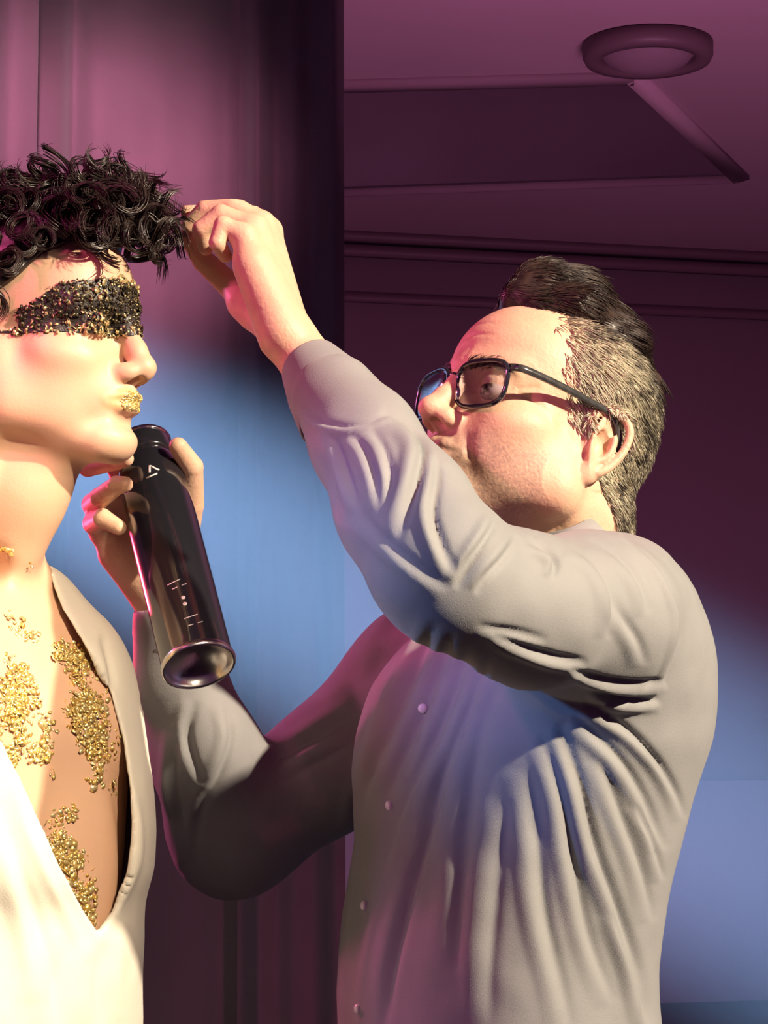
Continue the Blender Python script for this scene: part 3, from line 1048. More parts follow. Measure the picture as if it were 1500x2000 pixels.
GX, GZ, TILT = 100.0, 18.5, 0.14
for s in (1, -1):
    u, v = lens_outline()

    def lp(uu, vv, dx=0.0):
        # uu outward from the nose, slight wrap round the face and lean
        y = 36.5 + uu
        return np.stack([GX + dx - 0.0016 * y * y - 0.06 * (y - 36.5) + v * 0 + vv * TILT, s * y, GZ + vv], -1)
    ringp = lp(u, v)
    rim_path = np.concatenate([ringp, ringp[:1], ringp[1:2]])
    P = np.array([hw(p) for p in rim_path])[None]
    VV, QQ = tubes(P, np.full((1, P.shape[1]), 2.2 * HS), 8)
    rim = new_mesh('rim', VV, QQ, M['frame'], parent=gl)
    # lens: a thin curved solid
    k = 10
    rad = np.linspace(0, 1, k)
    pts, quads = [], []
    for side in (0.7, -0.7):
        for rr in rad:
            dome = 1.6 * (1 - rr * rr)
            p = lp(u * 0.985 * rr, v * 0.985 * rr, side + dome)
            pts.append(p)
    pts = np.concatenate(pts)
    nn = len(u)
    idx = np.arange(len(pts)).reshape(2, k, nn)
    for sd in (0, 1):
        a0, a1 = idx[sd, :-1], idx[sd, 1:]
        q = np.stack([a0, a1, np.roll(a1, -1, 1), np.roll(a0, -1, 1)], -1).reshape(-1, 4)
        quads.append(q if sd == 0 else q[:, ::-1])
    a0, a1 = idx[0, -1], idx[1, -1]
    quads.append(np.stack([a0, a1, np.roll(a1, -1), np.roll(a0, -1)], -1))
    Q = np.concatenate(quads)
    if s < 0:
        Q = Q[:, ::-1]
    new_mesh('lens', np.array([hw(p) for p in pts]), Q, M['lens'], parent=gl)
    # end piece and temple
    tp = smooth_path([(93.0, s * 66, 31), (90, s * 72, 31.5), (82, s * 76, 32), (50, s * 79, 33), (15, s * 80, 33), (-8, s * 80, 32), (-22, s * 78.5, 20), (-26, s * 77, 2)], 40)
    P = np.array([hw(p) for p in tp])
    T = np.gradient(P, axis=0)
    T /= np.linalg.norm(T, axis=1, keepdims=True)
    sidev = np.tile(HR[:, 1], (len(P), 1))
    upv = np.cross(T, sidev)
    upv /= np.linalg.norm(upv, axis=1, keepdims=True)
    hgt = np.interp(np.arange(40), [0, 5, 30, 39], [3.6, 3.1, 2.4, 3.0]) * HS
    thk = 1.5 * HS
    VV = np.stack([P + upv * hgt[:, None] + sidev * thk, P + upv * hgt[:, None] - sidev * thk, P - upv * hgt[:, None] - sidev * thk, P - upv * hgt[:, None] + sidev * thk], 1).reshape(-1, 3)
    idx = np.arange(160).reshape(40, 4)
    a0, a1 = idx[:-1], idx[1:]
    Q = np.concatenate([np.stack([a0, np.roll(a0, -1, 1), np.roll(a1, -1, 1), a1], -1).reshape(-1, 4), idx[:1, ::-1], idx[-1:]])
    tm = new_mesh('temple', VV, Q, M['temple_wrap'], parent=gl, smooth=False)
    hinge = np.array([hw(p) for p in tp[5:8]])[None]
    VV, QQ = tubes(hinge, np.full((1, 3), 2.9 * HS), 8)
    new_mesh('hinge_band', VV, QQ, M['chrome'], parent=tm)
bp = smooth_path([(100.5, 8.5, 25), (103.5, 4, 28.5), (104, 0, 29.5), (103.5, -4, 28.5), (100.5, -8.5, 25)], 14)
VV, QQ = tubes(np.array([hw(p) for p in bp])[None], np.full((1, 14), 1.8 * HS), 8)
new_mesh('bridge', VV, QQ, M['frame'], parent=gl)
for s in (1, -1):
    ff = Field(hw((100, s * 13, 12)) - 0.014, hw((100, s * 13, 12)) + 0.014, 0.0008, HR, HO, HS)
    ff.ell((101.5, s * 11.5, 10), (2.2, 3.0, 6), 0, rot=(0, 15, s * 25))
    ff.cone((101, s * 12.5, 13), (103, s * 10, 20), 1.0, 1.0, 1)
    VV, QQ = ff.mesh()
    new_mesh('nose_pad', VV, QQ, M['chrome'], parent=gl)

# ------------------------------------------------------------------ his shirt
TY = 2.05
rows = [(1045, 1085, 1205, .052), (1080, 1010, 1268, .105), (1130, 950, 1318, .165), (1200, 870, 1352, .195), (1260, 790, 1374, .20), (1330, 730, 1386, .195), (1400, 706, 1385, .185),
        (1450, 694, 1376, .18), (1500, 690, 1358, .175), (1560, 690, 1340, .17), (1650, 690, 1319, .165), (1750, 676, 1296, .16), (1850, 662, 1281, .155), (1950, 657, 1277, .155), (2060, 660, 1282, .16), (2250, 664, 1300, .165), (2450, 668, 1310, .165)]
zr = [W(0, q[0], TY)[2] for q in rows]
cxr = [(W(q[1], q[0], TY)[0] + W(q[2], q[0], TY)[0]) / 2 for q in rows]
ar = [(W(q[2], q[0], TY)[0] - W(q[1], q[0], TY)[0]) / 2 for q in rows]
br = [q[3] for q in rows]
lo = np.array([W(230, 1000, 2.0)[0], 1.62, W(0, 2440, TY)[2]])
hi = np.array([W(1420, 1000, 2.05)[0], 2.42, W(0, 660, 1.8)[2]])
f = Field(lo, hi, 0.0026)
SY, SN, SRAT = math.radians(37), 2.7, 0.80


def section_reach():
    a = np.linspace(0, 2 * math.pi, 2000)
    u = np.sign(np.cos(a)) * np.abs(np.cos(a)) ** (2 / SN) * SRAT
    v = np.sign(np.sin(a)) * np.abs(np.sin(a)) ** (2 / SN)
    return (u * math.cos(SY) - v * math.sin(SY)).max()


SE = section_reach()
f.loft(zr, cxr, [TY] * len(rows), [q / SE * SRAT for q in ar], [q / SE for q in ar], n=SN, yaw=SY)
# near shoulder and raised arm
f.chain([W(1185, 1212, 1.965), W(1150, 1208, 1.89), W(1010, 1178, 1.80), W(860, 1112, 1.735)], [0.078, 0.068, 0.054, 0.049], 0.05, kj=0.02)
f.chain([W(860, 1112, 1.735), W(790, 1000, 1.765), W(715, 865, 1.81), W(655, 780, 1.84)], [0.049, 0.052, 0.043, 0.037], 0.03, kj=0.015)
f.chain([W(905, 1175, 1.74), W(1050, 1215, 1.80)], [0.035, 0.05], 0.03)
# far shoulder, far arm bent up to the can
f.chain([W(1000, 1270, 2.21), W(820, 1320, 2.235), W(640, 1500, 2.235), W(455, 1630, 2.215)], [0.075, 0.066, 0.060, 0.056], 0.05, kj=0.02)
f.chain([W(455, 1630, 2.215), W(405, 1480, 2.17), W(350, 1330, 2.14), W(332, 1215, 2.125)], [0.056, 0.052, 0.042, 0.036], 0.03, kj=0.015)
f.ell(W(405, 1440, 2.13), (0.030, 0.03, 0.034), 0.03)
# openings: cuffs and neck
f.chain([W(655, 785, 1.84), W(600, 705, 1.865)], [0.026, 0.0265], 0.004, 's')
f.chain([W(338, 1250, 2.128), W(320, 1150, 2.122)], [0.029, 0.030], 0.004, 's')
f.cone(W(1110, 1075, 2.06), W(1105, 1000, 2.05), 0.058, 0.066, 0.008, 's')
V, Q = f.mesh(2)
FOLDS = [
    # cuff edge, forearm and elbow
    ([(590, 798), (628, 824), (690, 832), (766, 806)], -6, 6),
    ([(744, 802), (796, 824), (824, 868), (818, 930), (796, 1000), (770, 1060)], -11, 13),
    ([(852, 884), (856, 930), (846, 1000), (862, 1060), (892, 1124)], -9, 11),
    ([(640, 838), (664, 880), (684, 940), (700, 1000)], -6, 9), ([(686, 846), (716, 884), (736, 940), (740, 1000)], -6, 9), ([(726, 838), (752, 880), (764, 940), (752, 1000)], -6, 9),
    ([(700, 1000), (760, 1060), (820, 1110), (880, 1150)], -5, 12),
    ([(972, 1012), (946, 1056), (914, 1104), (890, 1150)], -8, 9), ([(1012, 1048), (984, 1088), (950, 1126), (930, 1160)], -7, 9),
    ([(1034, 1054), (1068, 1074), (1086, 1098), (1080, 1130)], -9, 8),
    # shoulder
    ([(1110, 1064), (1160, 1098), (1186, 1146), (1194, 1200), (1190, 1250)], -8, 10), ([(1150, 1052), (1210, 1090), (1250, 1140), (1268, 1200)], -6, 10),
    ([(1182, 1120), (1208, 1190), (1246, 1250), (1262, 1300)], -6, 11),
    ([(1200, 1030), (1280, 1096), (1322, 1180), (1324, 1250), (1300, 1330), (1270, 1380)], -8, 6),
    # under the arm
    ([(960, 1240), (1020, 1262), (1080, 1282), (1150, 1296)], -9, 9), ([(930, 1222), (1000, 1234), (1070, 1250)], -5, 10),
    ([(1110, 1306), (1180, 1330), (1240, 1336), (1300, 1326)], -9, 8), ([(1150, 1346), (1210, 1366), (1290, 1366)], -8, 8),
    ([(1140, 1378), (1220, 1420), (1280, 1480), (1320, 1545), (1338, 1600)], -9, 9),
    ([(1120, 1400), (1200, 1470), (1260, 1560), (1300, 1660)], -8, 11),
    # side of the shirt
    ([(1090, 1410), (1130, 1520), (1160, 1640), (1210, 1780), (1250, 1900), (1270, 2010)], -13, 13),
    ([(1060, 1430), (1100, 1560), (1120, 1680), (1150, 1820), (1200, 1960)], -9, 13),
    ([(1170, 1480), (1210, 1580), (1250, 1690), (1276, 1800)], -8, 11), ([(1240, 1570), (1274, 1640), (1296, 1720)], -7, 8),
    ([(1030, 1500), (1050, 1640), (1064, 1780), (1100, 1930), (1120, 2030)], -8, 16), ([(1190, 1780), (1230, 1880), (1262, 2000)], -7, 10),
    # front
    ([(852, 1212), (806, 1320), (752, 1440), (712, 1540), (696, 1620)], -8, 12), ([(884, 1236), (838, 1360), (790, 1470), (750, 1570)], -7, 10),
    ([(920, 1262), (876, 1380), (826, 1500), (788, 1600)], -7, 10), ([(960, 1280), (912, 1400), (862, 1520), (826, 1620)], -6, 10),
    ([(846, 1420), (810, 1560), (776, 1680), (736, 1800), (712, 1920), (704, 2030)], 7, 13), ([(880, 1460), (846, 1600), (806, 1740), (772, 1880), (748, 2020)], -10, 13),
    ([(980, 1320), (936, 1450), (912, 1600), (900, 1760), (890, 1900)], -6, 18), ([(990, 1560), (974, 1700), (960, 1860), (956, 2010)], -6, 18),
    ([(702, 1640), (690, 1760), (674, 1900)], 4, 16),
    # far sleeve
    ([(704, 1386), (640, 1426), (570, 1466), (500, 1500)], -6, 12), ([(690, 1450), (620, 1490), (540, 1530)], -5, 12), ([(440, 1370), (452, 1440), (430, 1510), (400, 1560)], -7, 10), ([(384, 1370), (366, 1430), (380, 1490), (400, 1530)], -8, 10), ([(346, 1420), (340, 1520), (356, 1620), (370, 1700)], -7, 10), ([(404, 1540), (384, 1620), (376, 1700)], -6, 10),
]
V = folds(V, Q, [(a_, b_ * 0.85, c_) for a_, b_, c_ in FOLDS])
V = V + normals(V, Q) * (0.0018 * vnoise(V, 16, 21) + 0.0007 * vnoise(V, 45, 22))[:, None]
SHV, SHQ = V, Q
shirt = new_mesh('shirt', V, Q, M['shirt'], parent=dresser)

# cuffs: a doubled band round each wrist


def band(a, b, ra, rb, thick, mat, name, parent, n=40, wob=0.0):
    a, b = np.asarray(a), np.asarray(b)
    ax = (b - a)
    Ln = np.linalg.norm(ax)
    prof = [(ra - thick, 0), (ra - thick * 0.3, -0.002), (ra, 0.0), (ra * .5 + rb * .5 + 0.001, Ln * 0.5), (rb, Ln), (rb - thick * 0.3, Ln + 0.002), (rb - thick, Ln), (ra - thick, 0)]
    VV, QQ = lathe(prof, n, a, ax)
    if wob:
        VV = VV + 0.0015 * np.stack([vnoise(VV, 30, 31), vnoise(VV, 30, 32), vnoise(VV, 30, 33)], 1)
    return new_mesh(name, VV, QQ, mat, parent=parent)


band(W(667, 800, 1.838), W(603, 712, 1.866), 0.0395, 0.0262, 0.003, M['shirt'], 'cuff', shirt, wob=1)
band(W(338, 1262, 2.13), W(328, 1190, 2.123), 0.036, 0.032, 0.003, M['shirt'], 'cuff', shirt, wob=1)
# stand collar, open at the front
cp = smooth_path([W(1040, 1066, 2.02), W(1060, 1064, 1.985), W(1110, 1054, 1.968), W(1165, 1030, 1.985), W(1198, 1018, 2.04), W(1180, 1020, 2.10), W(1110, 1050, 2.125), W(1050, 1076, 2.10)], 60)
T = np.gradient(cp, axis=0)
outw = np.stack([T[:, 1], -T[:, 0], 0 * T[:, 0]], 1)
outw /= np.linalg.norm(outw, axis=1, keepdims=True)
cen = cp.mean(0)
outw *= np.sign(((cp - cen) * outw).sum(1))[:, None]
prof = [(0.012, -0.028), (0.006, -0.005), (0.0005, 0.010), (-0.0022, 0.0105), (-0.003, 0.006), (0.001, -0.028)]
VV = np.stack([cp + outw * a + np.array([0, 0, b]) for a, b in prof], 1)
k = len(prof)
idx = np.arange(60 * k).reshape(60, k)
a0, a1 = idx[:-1], idx[1:]
QQ = np.stack([a0, np.roll(a0, -1, 1), np.roll(a1, -1, 1), a1], -1).reshape(-1, 4)
co = new_mesh('collar', VV.reshape(-1, 3), QQ, M['shirt'], parent=shirt)


def surface_at(V, N, px, py, rad=7):
    x, y = PX(V)
    m = np.where((np.hypot(x - px, y - py) < rad) & (N[:, 1] < 0.3))[0]
    j = m[np.argmin(V[m, 1])]
    return V[j], N[j]


SHN = normals(SHV, SHQ)
for (bx_, by_) in ((820, 1386), (756, 1576), (706, 1770), (694, 1970)):
    p, nn = surface_at(SHV, SHN, bx_, by_)
    VV, QQ = lathe([(0.0001, 0.0035), (0.002, 0.0034), (0.0036, 0.0026), (0.0043, 0.0014), (0.0045, 0.0), (0.0043, -0.002)], 20, p, nn)
    b = new_mesh('button', VV, QQ, M['button'], parent=shirt)

# trousers and shoes below the frame
f = Field(np.array([-0.15, 1.75, 0.0]), np.array([0.42, 2.35, 1.02]), 0.008)
f.loft([0.76, 0.86, 1.0], [0.105] * 3, [2.05] * 3, [0.095, 0.10, 0.095], [0.125, 0.125, 0.11], n=2.3, yaw=SY)
for yy in (1.975, 2.125):
    f.chain([(0.10, yy, 0.80), (0.10, yy, 0.48), (0.12, yy, 0.09)], [0.074, 0.060, 0.052], 0.04)
V, Q = f.mesh()
new_mesh('trousers', V, Q, M['trousers'], parent=dresser)
for yy in (1.975, 2.125):
    f = Field(np.array([-0.12, yy - 0.08, -0.002]), np.array([0.22, yy + 0.08, 0.16]), 0.005)
    f.chain([(0.13, yy, 0.045), (0.05, yy, 0.04), (-0.05, yy, 0.03)], [0.045, 0.042, 0.034], 0, kj=0.02)
    f.cone((0.12, yy, 0.05), (0.12, yy, 0.11), 0.045, 0.045, 0.02)
    f.cut(lambda x, y, z: z - 0.001 + 0 * x + 0 * y, f.lo, f.lo + f.h * f.n, op='s')
    V, Q = f.mesh()
    new_mesh('shoe', V, Q, M['shoe'], parent=dresser)

# ------------------------------------------------------------------ the spray can
ax = CAN_T - CAN_B
CL = np.linalg.norm(ax)
can = thing('spray_can', CAN_B, 'black aerosol hairspray can held upright, its hollow tin base towards the viewer', 'spray can')
CR = 0.0315
V, Q = lathe([(CR, 0.004), (CR, 0.02), (CR, CL - 0.045), (CR * 0.985, CL - 0.036), (CR * 0.9, CL - 0.024), (CR * 0.78, CL - 0.014), (CR * 0.72, CL - 0.012)], 72, CAN_B, ax)
cb = new_mesh('can_body', V, Q, M['can'], parent=can)
V, Q = lathe([(CR * 0.985, 0.006), (CR + 0.0008, 0.004), (CR + 0.0016, 0.0015), (CR + 0.0010, -0.0012), (CR - 0.0008, -0.0018), (CR - 0.0022, -0.0004), (CR - 0.0032, 0.003), (CR * 0.80, 0.0075), (CR * 0.55, 0.0115), (CR * 0.28, 0.0138), (1e-4, 0.0145)], 72, CAN_B, ax)
new_mesh('concave_base', V, Q, M['tin'], parent=can)
V, Q = lathe([(CR * 0.70, CL - 0.014), (CR * 0.80, CL - 0.0135), (CR * 0.82, CL - 0.010), (CR * 0.82, CL + 0.006), (CR * 0.76, CL + 0.010), (CR * 0.4, CL + 0.013), (1e-4, CL + 0.014)], 56, CAN_B, ax)
nz = new_mesh('nozzle_cap', V, Q, M['can'], parent=can)
V, Q = lathe([(CR * 0.80, CL + 0.0055), (CR * 0.835, CL + 0.0055), (CR * 0.845, CL + 0.0075), (CR * 0.82, CL + 0.0095), (CR * 0.78, CL + 0.0095)], 56, CAN_B, ax)
new_mesh('top_rim', V, Q, M['chrome'], parent=can)
axn = ax / CL
view = CAM - CAN_B
u_ = view - axn * (view @ axn)
u_ /= np.linalg.norm(u_)
v_ = np.cross(axn, u_)


def can_mark(h0, ang0, pts, name='printed_mark'):
    """a small printed patch on the can: pts are (sideways mm, up mm)"""
    poly = np.asarray(pts, float)
    VV = []
    for lift in (0.0002, 0.0006):
        for sx, sy in poly:
            a = ang0 + sx * MM / CR
            VV.append(CAN_B + axn * (h0 + sy * MM) + (u_ * math.cos(a) + v_ * math.sin(a)) * (CR + lift))
    n_ = len(poly)
    tri = [(n_, n_ + i, n_ + i + 1) for i in range(1, n_ - 1)]
    qd = [(i, (i + 1) % n_, n_ + (i + 1) % n_, n_ + i) for i in range(n_)]
    return new_mesh(name, VV, qd, M['can_print'], parent=cb, smooth=False, tri=tri)


def sgn_side():
    # which way along the can's girth is picture-right
    p0, p1 = CAN_B + u_ * CR, CAN_B + (u_ * math.cos(0.2) + v_ * math.sin(0.2)) * CR
    return 1.0 if PX(p1)[0] > PX(p0)[0] else -1.0


SG = sgn_side()
for (h0, a0, ln) in ((0.070, -0.10, 12), (0.064, 0.02, 13), (0.030, 0.12, 12), (0.022, 0.20, 13)):
    can_mark(h0, SG * a0, [(-ln / 2, -1.6), (ln / 2, 0.8), (ln / 2, 1.6), (-ln / 2, -0.8)])
for (h0, a0) in ((0.051, 0.05), (0.044, 0.05)):
    can_mark(h0, SG * a0, [(1.8 * math.cos(t), 1.8 * math.sin(t)) for t in np.linspace(0, 6.283, 12, endpoint=False)])
# the angular white emblem near the shoulder of the can
for pts in ([(-4.5, -3), (-2.5, -3), (-1.0, 5), (-3.0, 5)], [(-3.0, 5), (-1.0, 5), (6.0, -1.5), (4.5, -2.5)], [(-8, -9), (3, -6.5), (3, -5), (-8, -7.5)]):
    can_mark(CL - 0.050, SG * 0.10, pts)

# ================================================================== the model
MA = math.radians(-20)
MR = head_frame(MA, math.radians(1.0))
MS = 0.968 * MM
MO = W(52, 712, 1.905)
model = thing('person', (-0.40, 1.96, 0.0), 'curly-haired man with a glitter eye band and plunging white tee', 'person')


def mw(p):
    return MO + MR @ (np.asarray(p, float) * MS)


BY = 1.96
TYAW = math.radians(-42)                  # chest direction
tf = np.array([math.cos(TYAW), math.sin(TYAW), 0])
tl = np.array([-tf[1], tf[0], 0])
lo = np.array([W(-420, 1000, 1.95)[0], 1.73, W(0, 1930, 1.95)[2]])
hi = np.array([W(345, 1000, 1.88)[0], 2.23, W(0, 285, 2.0)[2]])
f = Field(lo, hi, 0.0019)
f.frame(MR, MO, MS)
sculpt_head(f, slim=0.95, nose=1.0, brow=1.0, jaw=0.95, chin=4, nd=-4)
sculpt_ear(f, -1)
sculpt_ear(f, 1)
f.frame()
# neck leans forward out of the shoulders
f.chain([mw((-18, 0, -20)), W(-20, 950, 1.93), W(-52, 1090, 1.97)], [0.056, 0.053, 0.060], 0.018)
f.chain([mw((40, 0, -62)), W(55, 960, 1.905), W(15, 1060, 1.92)], [0.024, 0.028, 0.030], 0.025)
# chest: stacked sections given by their right-hand outline
mrows = [(1080, 30, .07, .07), (1130, 80, .13, .10), (1200, 140, .165, .125), (1300, 190, .17, .132), (1400, 222, .17, .134), (1500, 230, .166, .130), (1600, 226, .158, .122), (1700, 219, .152, .115), (1800, 205, .148, .112), (1960, 200, .146, .112)]
zm = [W(0, q[0], BY)[2] for q in mrows]


def ext(a, b):
    return math.hypot(a * math.cos(TYAW + math.pi / 2), b * math.cos(TYAW))


# a: half width along the shoulders, b: half depth along the chest direction
cxm = [W(q[1], q[0], BY)[0] - math.hypot(q[2] * tl[0], q[3] * tf[0]) for q in mrows]
f.loft(zm, cxm, [BY] * len(mrows), [q[3] for q in mrows], [q[2] for q in mrows], k=0.03, yaw=TYAW, n=2.2)
zc = lambda y: W(0, y, BY)[2]


def tp_(right, fwd, y):
    """point on the torso: metres to his left, forward, picture row"""
    cx = np.interp(-y, [-q[0] for q in mrows][::-1], cxm[::-1]) if False else np.interp(y, [q[0] for q in mrows], cxm)
    p = np.array([cx, BY, zc(y)]) + tl * right + tf * fwd
    return p


for s in (1, -1):
    f.ell(tp_(s * 0.064, 0.082, 1420), (0.046, 0.062, 0.050), 0.03, rot=(0, 0, math.degrees(TYAW)))           # pectorals
    f.chain([tp_(s * 0.012, 0.085, 1160), tp_(s * 0.08, 0.075, 1140), tp_(s * 0.14, 0.03, 1165)], [0.011, 0.009, 0.010], 0.018)   # collarbones
    f.chain([tp_(s * 0.045, -0.02, 1095), tp_(s * 0.128, -0.02, 1275)], [0.036, 0.038], 0.04)                      # shoulders
    f.ell(tp_(s * 0.045, 0.105, 1720), (0.02, 0.036, 0.075), 0.03, rot=(0, 0, math.degrees(TYAW)))
    f.cone(tp_(s * 0.02, 0.09, 1130), mw((-15, s * 52, -35)), 0.010, 0.012, 0.02)                               # neck cords
f.chain([tp_(0, 0.155, 1260), tp_(0, 0.165, 1500), tp_(0, 0.145, 1800)], [0.008, 0.010, 0.008], 0.022, 's')
f.ell(tp_(0, 0.098, 1120), (0.014, 0.018, 0.014), 0.02, 's')
V, Q = f.mesh()
mbody = (V, Q)
# hidden rest of the body: hips, arms, hands at the sides
f = Field(np.array([-0.75, 1.58, 0.55]), np.array([-0.05, 2.43, 1.5]), 0.007)
f.loft([0.95, 1.05, zc(1800), zc(1500), zc(1250)], [np.mean(cxm[5:])] * 3 + [cxm[5], cxm[3]], [BY] * 5, [.095, .095, .095, .11, .10], [.135, .13, .13, .14, .13], yaw=TYAW)
for s in (1, -1):
    sh = tp_(s * 0.135, -0.03, 1275)
    f.chain([sh, sh + np.array([0, 0, -0.30]) - tf * 0.05, sh + np.array([0, 0, -0.54]) - tf * 0.04], [0.046, 0.038, 0.028], 0.03)
    hnd = sh + np.array([0, 0, -0.60]) - tf * 0.035
    f.ell(hnd, (0.035, 0.02, 0.05), 0.02, rot=(0, 0, math.degrees(TYAW)))
    for q in range(4):
        b0 = hnd + tf * (0.022 - 0.015 * q) + np.array([0, 0, -0.03])
        f.chain([b0, b0 + np.array([0, 0, -0.045]) + tf * 0.004, b0 + np.array([0, 0, -0.08 + 0.008 * abs(q - 1)]) - tl * s * 0.012], [0.0105, 0.0095, 0.008], 0.004)
    f.chain([hnd + tf * 0.02 + np.array([0, 0, 0.02]), hnd + tf * 0.05 + np.array([0, 0, -0.02]), hnd + tf * 0.055 + np.array([0, 0, -0.055])], [0.013, 0.011, 0.009], 0.01)
rest = f.mesh()
V, Q = bridge([mbody, rest])
mb = new_mesh('body', V, Q, M['model_skin'], parent=model)
c = to_frame(V, MR, MO, MS)
inhead = np.linalg.norm(c - np.array([20, 0, 20]), axis=1) < 150
lipm = np.exp(-(np.maximum(np.abs(c[:, 1]) / 24 - 0.3, 0) * 1.5) ** 2) * np.exp(-((c[:, 2] + 40) / 9) ** 6) * (c[:, 0] > 86)
set_attr(mb, 'lip', lipm * inhead)
stub = np.exp(-(np.maximum(c[:, 2] + 44, 0) / 14) ** 2) * np.clip((c[:, 0] - 35) / 30, 0, 1) * inhead
set_attr(mb, 'stubble', np.clip(0.25 * stub, 0, 0.5))
MBV, MBQ = mbody
MBN = normals(MBV, MBQ)
mpx, mpy = PX(MBV)

# ------------------------------------------------------------------ flakes of glitter


def flakes(P, N, size, tilt, r, lift=0.0008):
    n = len(P)
    nn = N + r.normal(0, tilt, (n, 3))
    nn /= np.linalg.norm(nn, axis=1, keepdims=True)
    t = np.cross(nn, r.normal(0, 1, (n, 3)))
    t /= np.linalg.norm(t, axis=1, keepdims=True)
    b = np.cross(nn, t)
    s = size * r.lognormal(0, 0.35, n)[:, None]
    e = r.uniform(0.5, 1.0, n)[:, None]
    c = P + N * lift
    k = 5
    a = np.arange(k) * 2 * math.pi / k
    V = c[:, None] + (t[:, None] * np.cos(a)[None, :, None] + (b * e)[:, None] * np.sin(a)[None, :, None]) * s[:, None]
    V2 = V - nn[:, None] * 0.00012
    A = np.concatenate([V, V2], 1).reshape(-1, 3)
    idx = np.arange(n * 2 * k).reshape(n, 2, k)
    i0, i1 = idx[:, 0], idx[:, 1]
    tri = np.concatenate([np.stack([i0[:, 0], i0[:, j], i0[:, j + 1]], -1) for j in range(1, k - 1)] + [np.stack([i1[:, 0], i1[:, j + 1], i1[:, j]], -1) for j in range(1, k - 1)])
    qd = np.stack([i0, i1, np.roll(i1, -1, 1), np.roll(i0, -1, 1)], -1).reshape(-1, 4)
    return A, qd, tri, 2 * k


r = np.random.default_rng(3)
blobs = [(30, 1385, 46, 75, 1.0), (70, 1440, 34, 60, .8), (20, 1330, 30, 30, .5), (10, 1460, 30, 55, .9), (150, 1300, 22, 36, .8), (165, 1380, 34, 56, 1.0), (185, 1440, 36, 50, .8), (195, 1515, 22, 34, .55), (120, 1275, 16, 22, .7),
         (130, 1620, 34, 40, .8), (125, 1690, 34, 46, .9), (158, 1735, 26, 40, .9), (175, 1790, 12, 22, .9), (30, 1220, 24, 30, .25), (95, 1500, 20, 70, .22), (15, 1200, 10, 16, .5), (50, 1100, 14, 8, .6), (12, 1070, 10, 6, .9), (60, 1240, 20, 12, .3), (215, 1480, 14, 60, .4)]
dens = np.zeros(len(MBV))
for bx_, by_, sx, sy, am in blobs:
    dens = np.maximum(dens, am * np.exp(-((mpx - bx_) / sx) ** 2 - ((mpy - by_) / sy) ** 2))
dens *= (MBN[:, 1] < 0.35)
dens = np.clip(dens * (0.75 + 0.9 * vnoise(MBV, 70, 41)) - 0.09, 0, 1) ** 1.2
i = r.choice(len(MBV), 3400, p=dens / dens.sum())
A, qd, tri, k = flakes(MBV[i] + r.normal(0, 0.0009, (len(i), 3)), MBN[i], 0.0021, 0.45, r)
gold = new_mesh('chest_glitter', A, qd, M['gold'], parent=mb, smooth=False, tri=tri)
gold['kind'] = 'stuff'
gold['label'] = 'gold glitter flakes across the bare chest'
set_attr(gold, 'tint', np.repeat(r.uniform(0, 1, len(i)), k))

# eye band: a painted strip across both eyes, then flakes
c = to_frame(MBV, MR, MO, MS)
zb = c[:, 2]
top = np.interp(np.abs(c[:, 1]), [0, 30, 60, 75], [66, 64, 56, 40]) - np.clip(60 - c[:, 0], 0, 60) * 0.45
bot = np.interp(np.abs(c[:, 1]), [0, 10, 40, 75], [17, 15, 14, 14])
band_m = (((zb > bot) & (zb < top) & (c[:, 0] > 28)) | ((zb > bot) & (zb < bot + 5) & (c[:, 0] > -12) & (c[:, 0] < 40))) & inhead[:len(MBV)]
qm = band_m[MBQ].all(1)
used = np.unique(MBQ[qm])
remap = np.full(len(MBV), -1)
remap[used] = np.arange(len(used))
bq = remap[MBQ[qm]]
inner, outerv = MBV[used] + MBN[used] * 0.0002, MBV[used] + MBN[used] * 0.0011
eb = new_mesh('eye_band', np.concatenate([outerv, inner]), np.concatenate([bq, bq[:, ::-1] + len(used)]), M['mask'], parent=mb)
eb['label'] = 'black and gold sequinned strip painted across the eyes'
i = r.choice(used, 2400)
A, qd, tri, k = flakes(MBV[i] + r.normal(0, 0.0008, (len(i), 3)), MBN[i], 0.0017, 0.55, r, 0.0014)
ms = new_mesh('band_sequins', A, qd, M['dark_flake'], parent=eb, smooth=False, tri=tri)
ms['kind'] = 'stuff'
zi = c[i, 2]
edge = np.clip(np.abs((zi - 42) / 26), 0, 1)
set_attr(ms, 'tint', np.repeat(np.where(r.uniform(0, 1, len(i)) < 0.10 + 0.75 * edge ** 2, r.uniform(0.5, 1, len(i)), r.uniform(0, 0.12, len(i))), k))
# gold leaf on the lips
i = np.where((lipm[:len(MBV)] > 0.7) & (MBN @ MR[:, 0] > -0.1))[0]
i = r.choice(i, 240)
A, qd, tri, k = flakes(MBV[i], MBN[i], 0.0013, 0.12, r, 0.0003)
lg = new_mesh('lip_gold', A, qd, M['gold'], parent=mb, smooth=False, tri=tri)
lg['kind'] = 'stuff'
lg['label'] = 'gold leaf on the lips'
set_attr(lg, 'tint', np.repeat(r.uniform(0, 1, len(i)), k))

# ------------------------------------------------------------------ his curls
r = np.random.default_rng(17)
cap = Field(MO - 0.17, MO + np.array([0.19, 0.17, 0.21]), 0.003, MR, MO, MS)
cap.ell((-8, 0, 72), (101, 84, 82), 0)
cap.ell((46, 0, 122), (50, 56, 24), 15)
cap.ell((-50, 0, 40), (62, 78, 60), 20)


def hairline(x, y):
    return np.interp(x, [-20, 8, 34, 52, 66, 84, 110], [34, 46, 68, 88, 98, 104, 106])


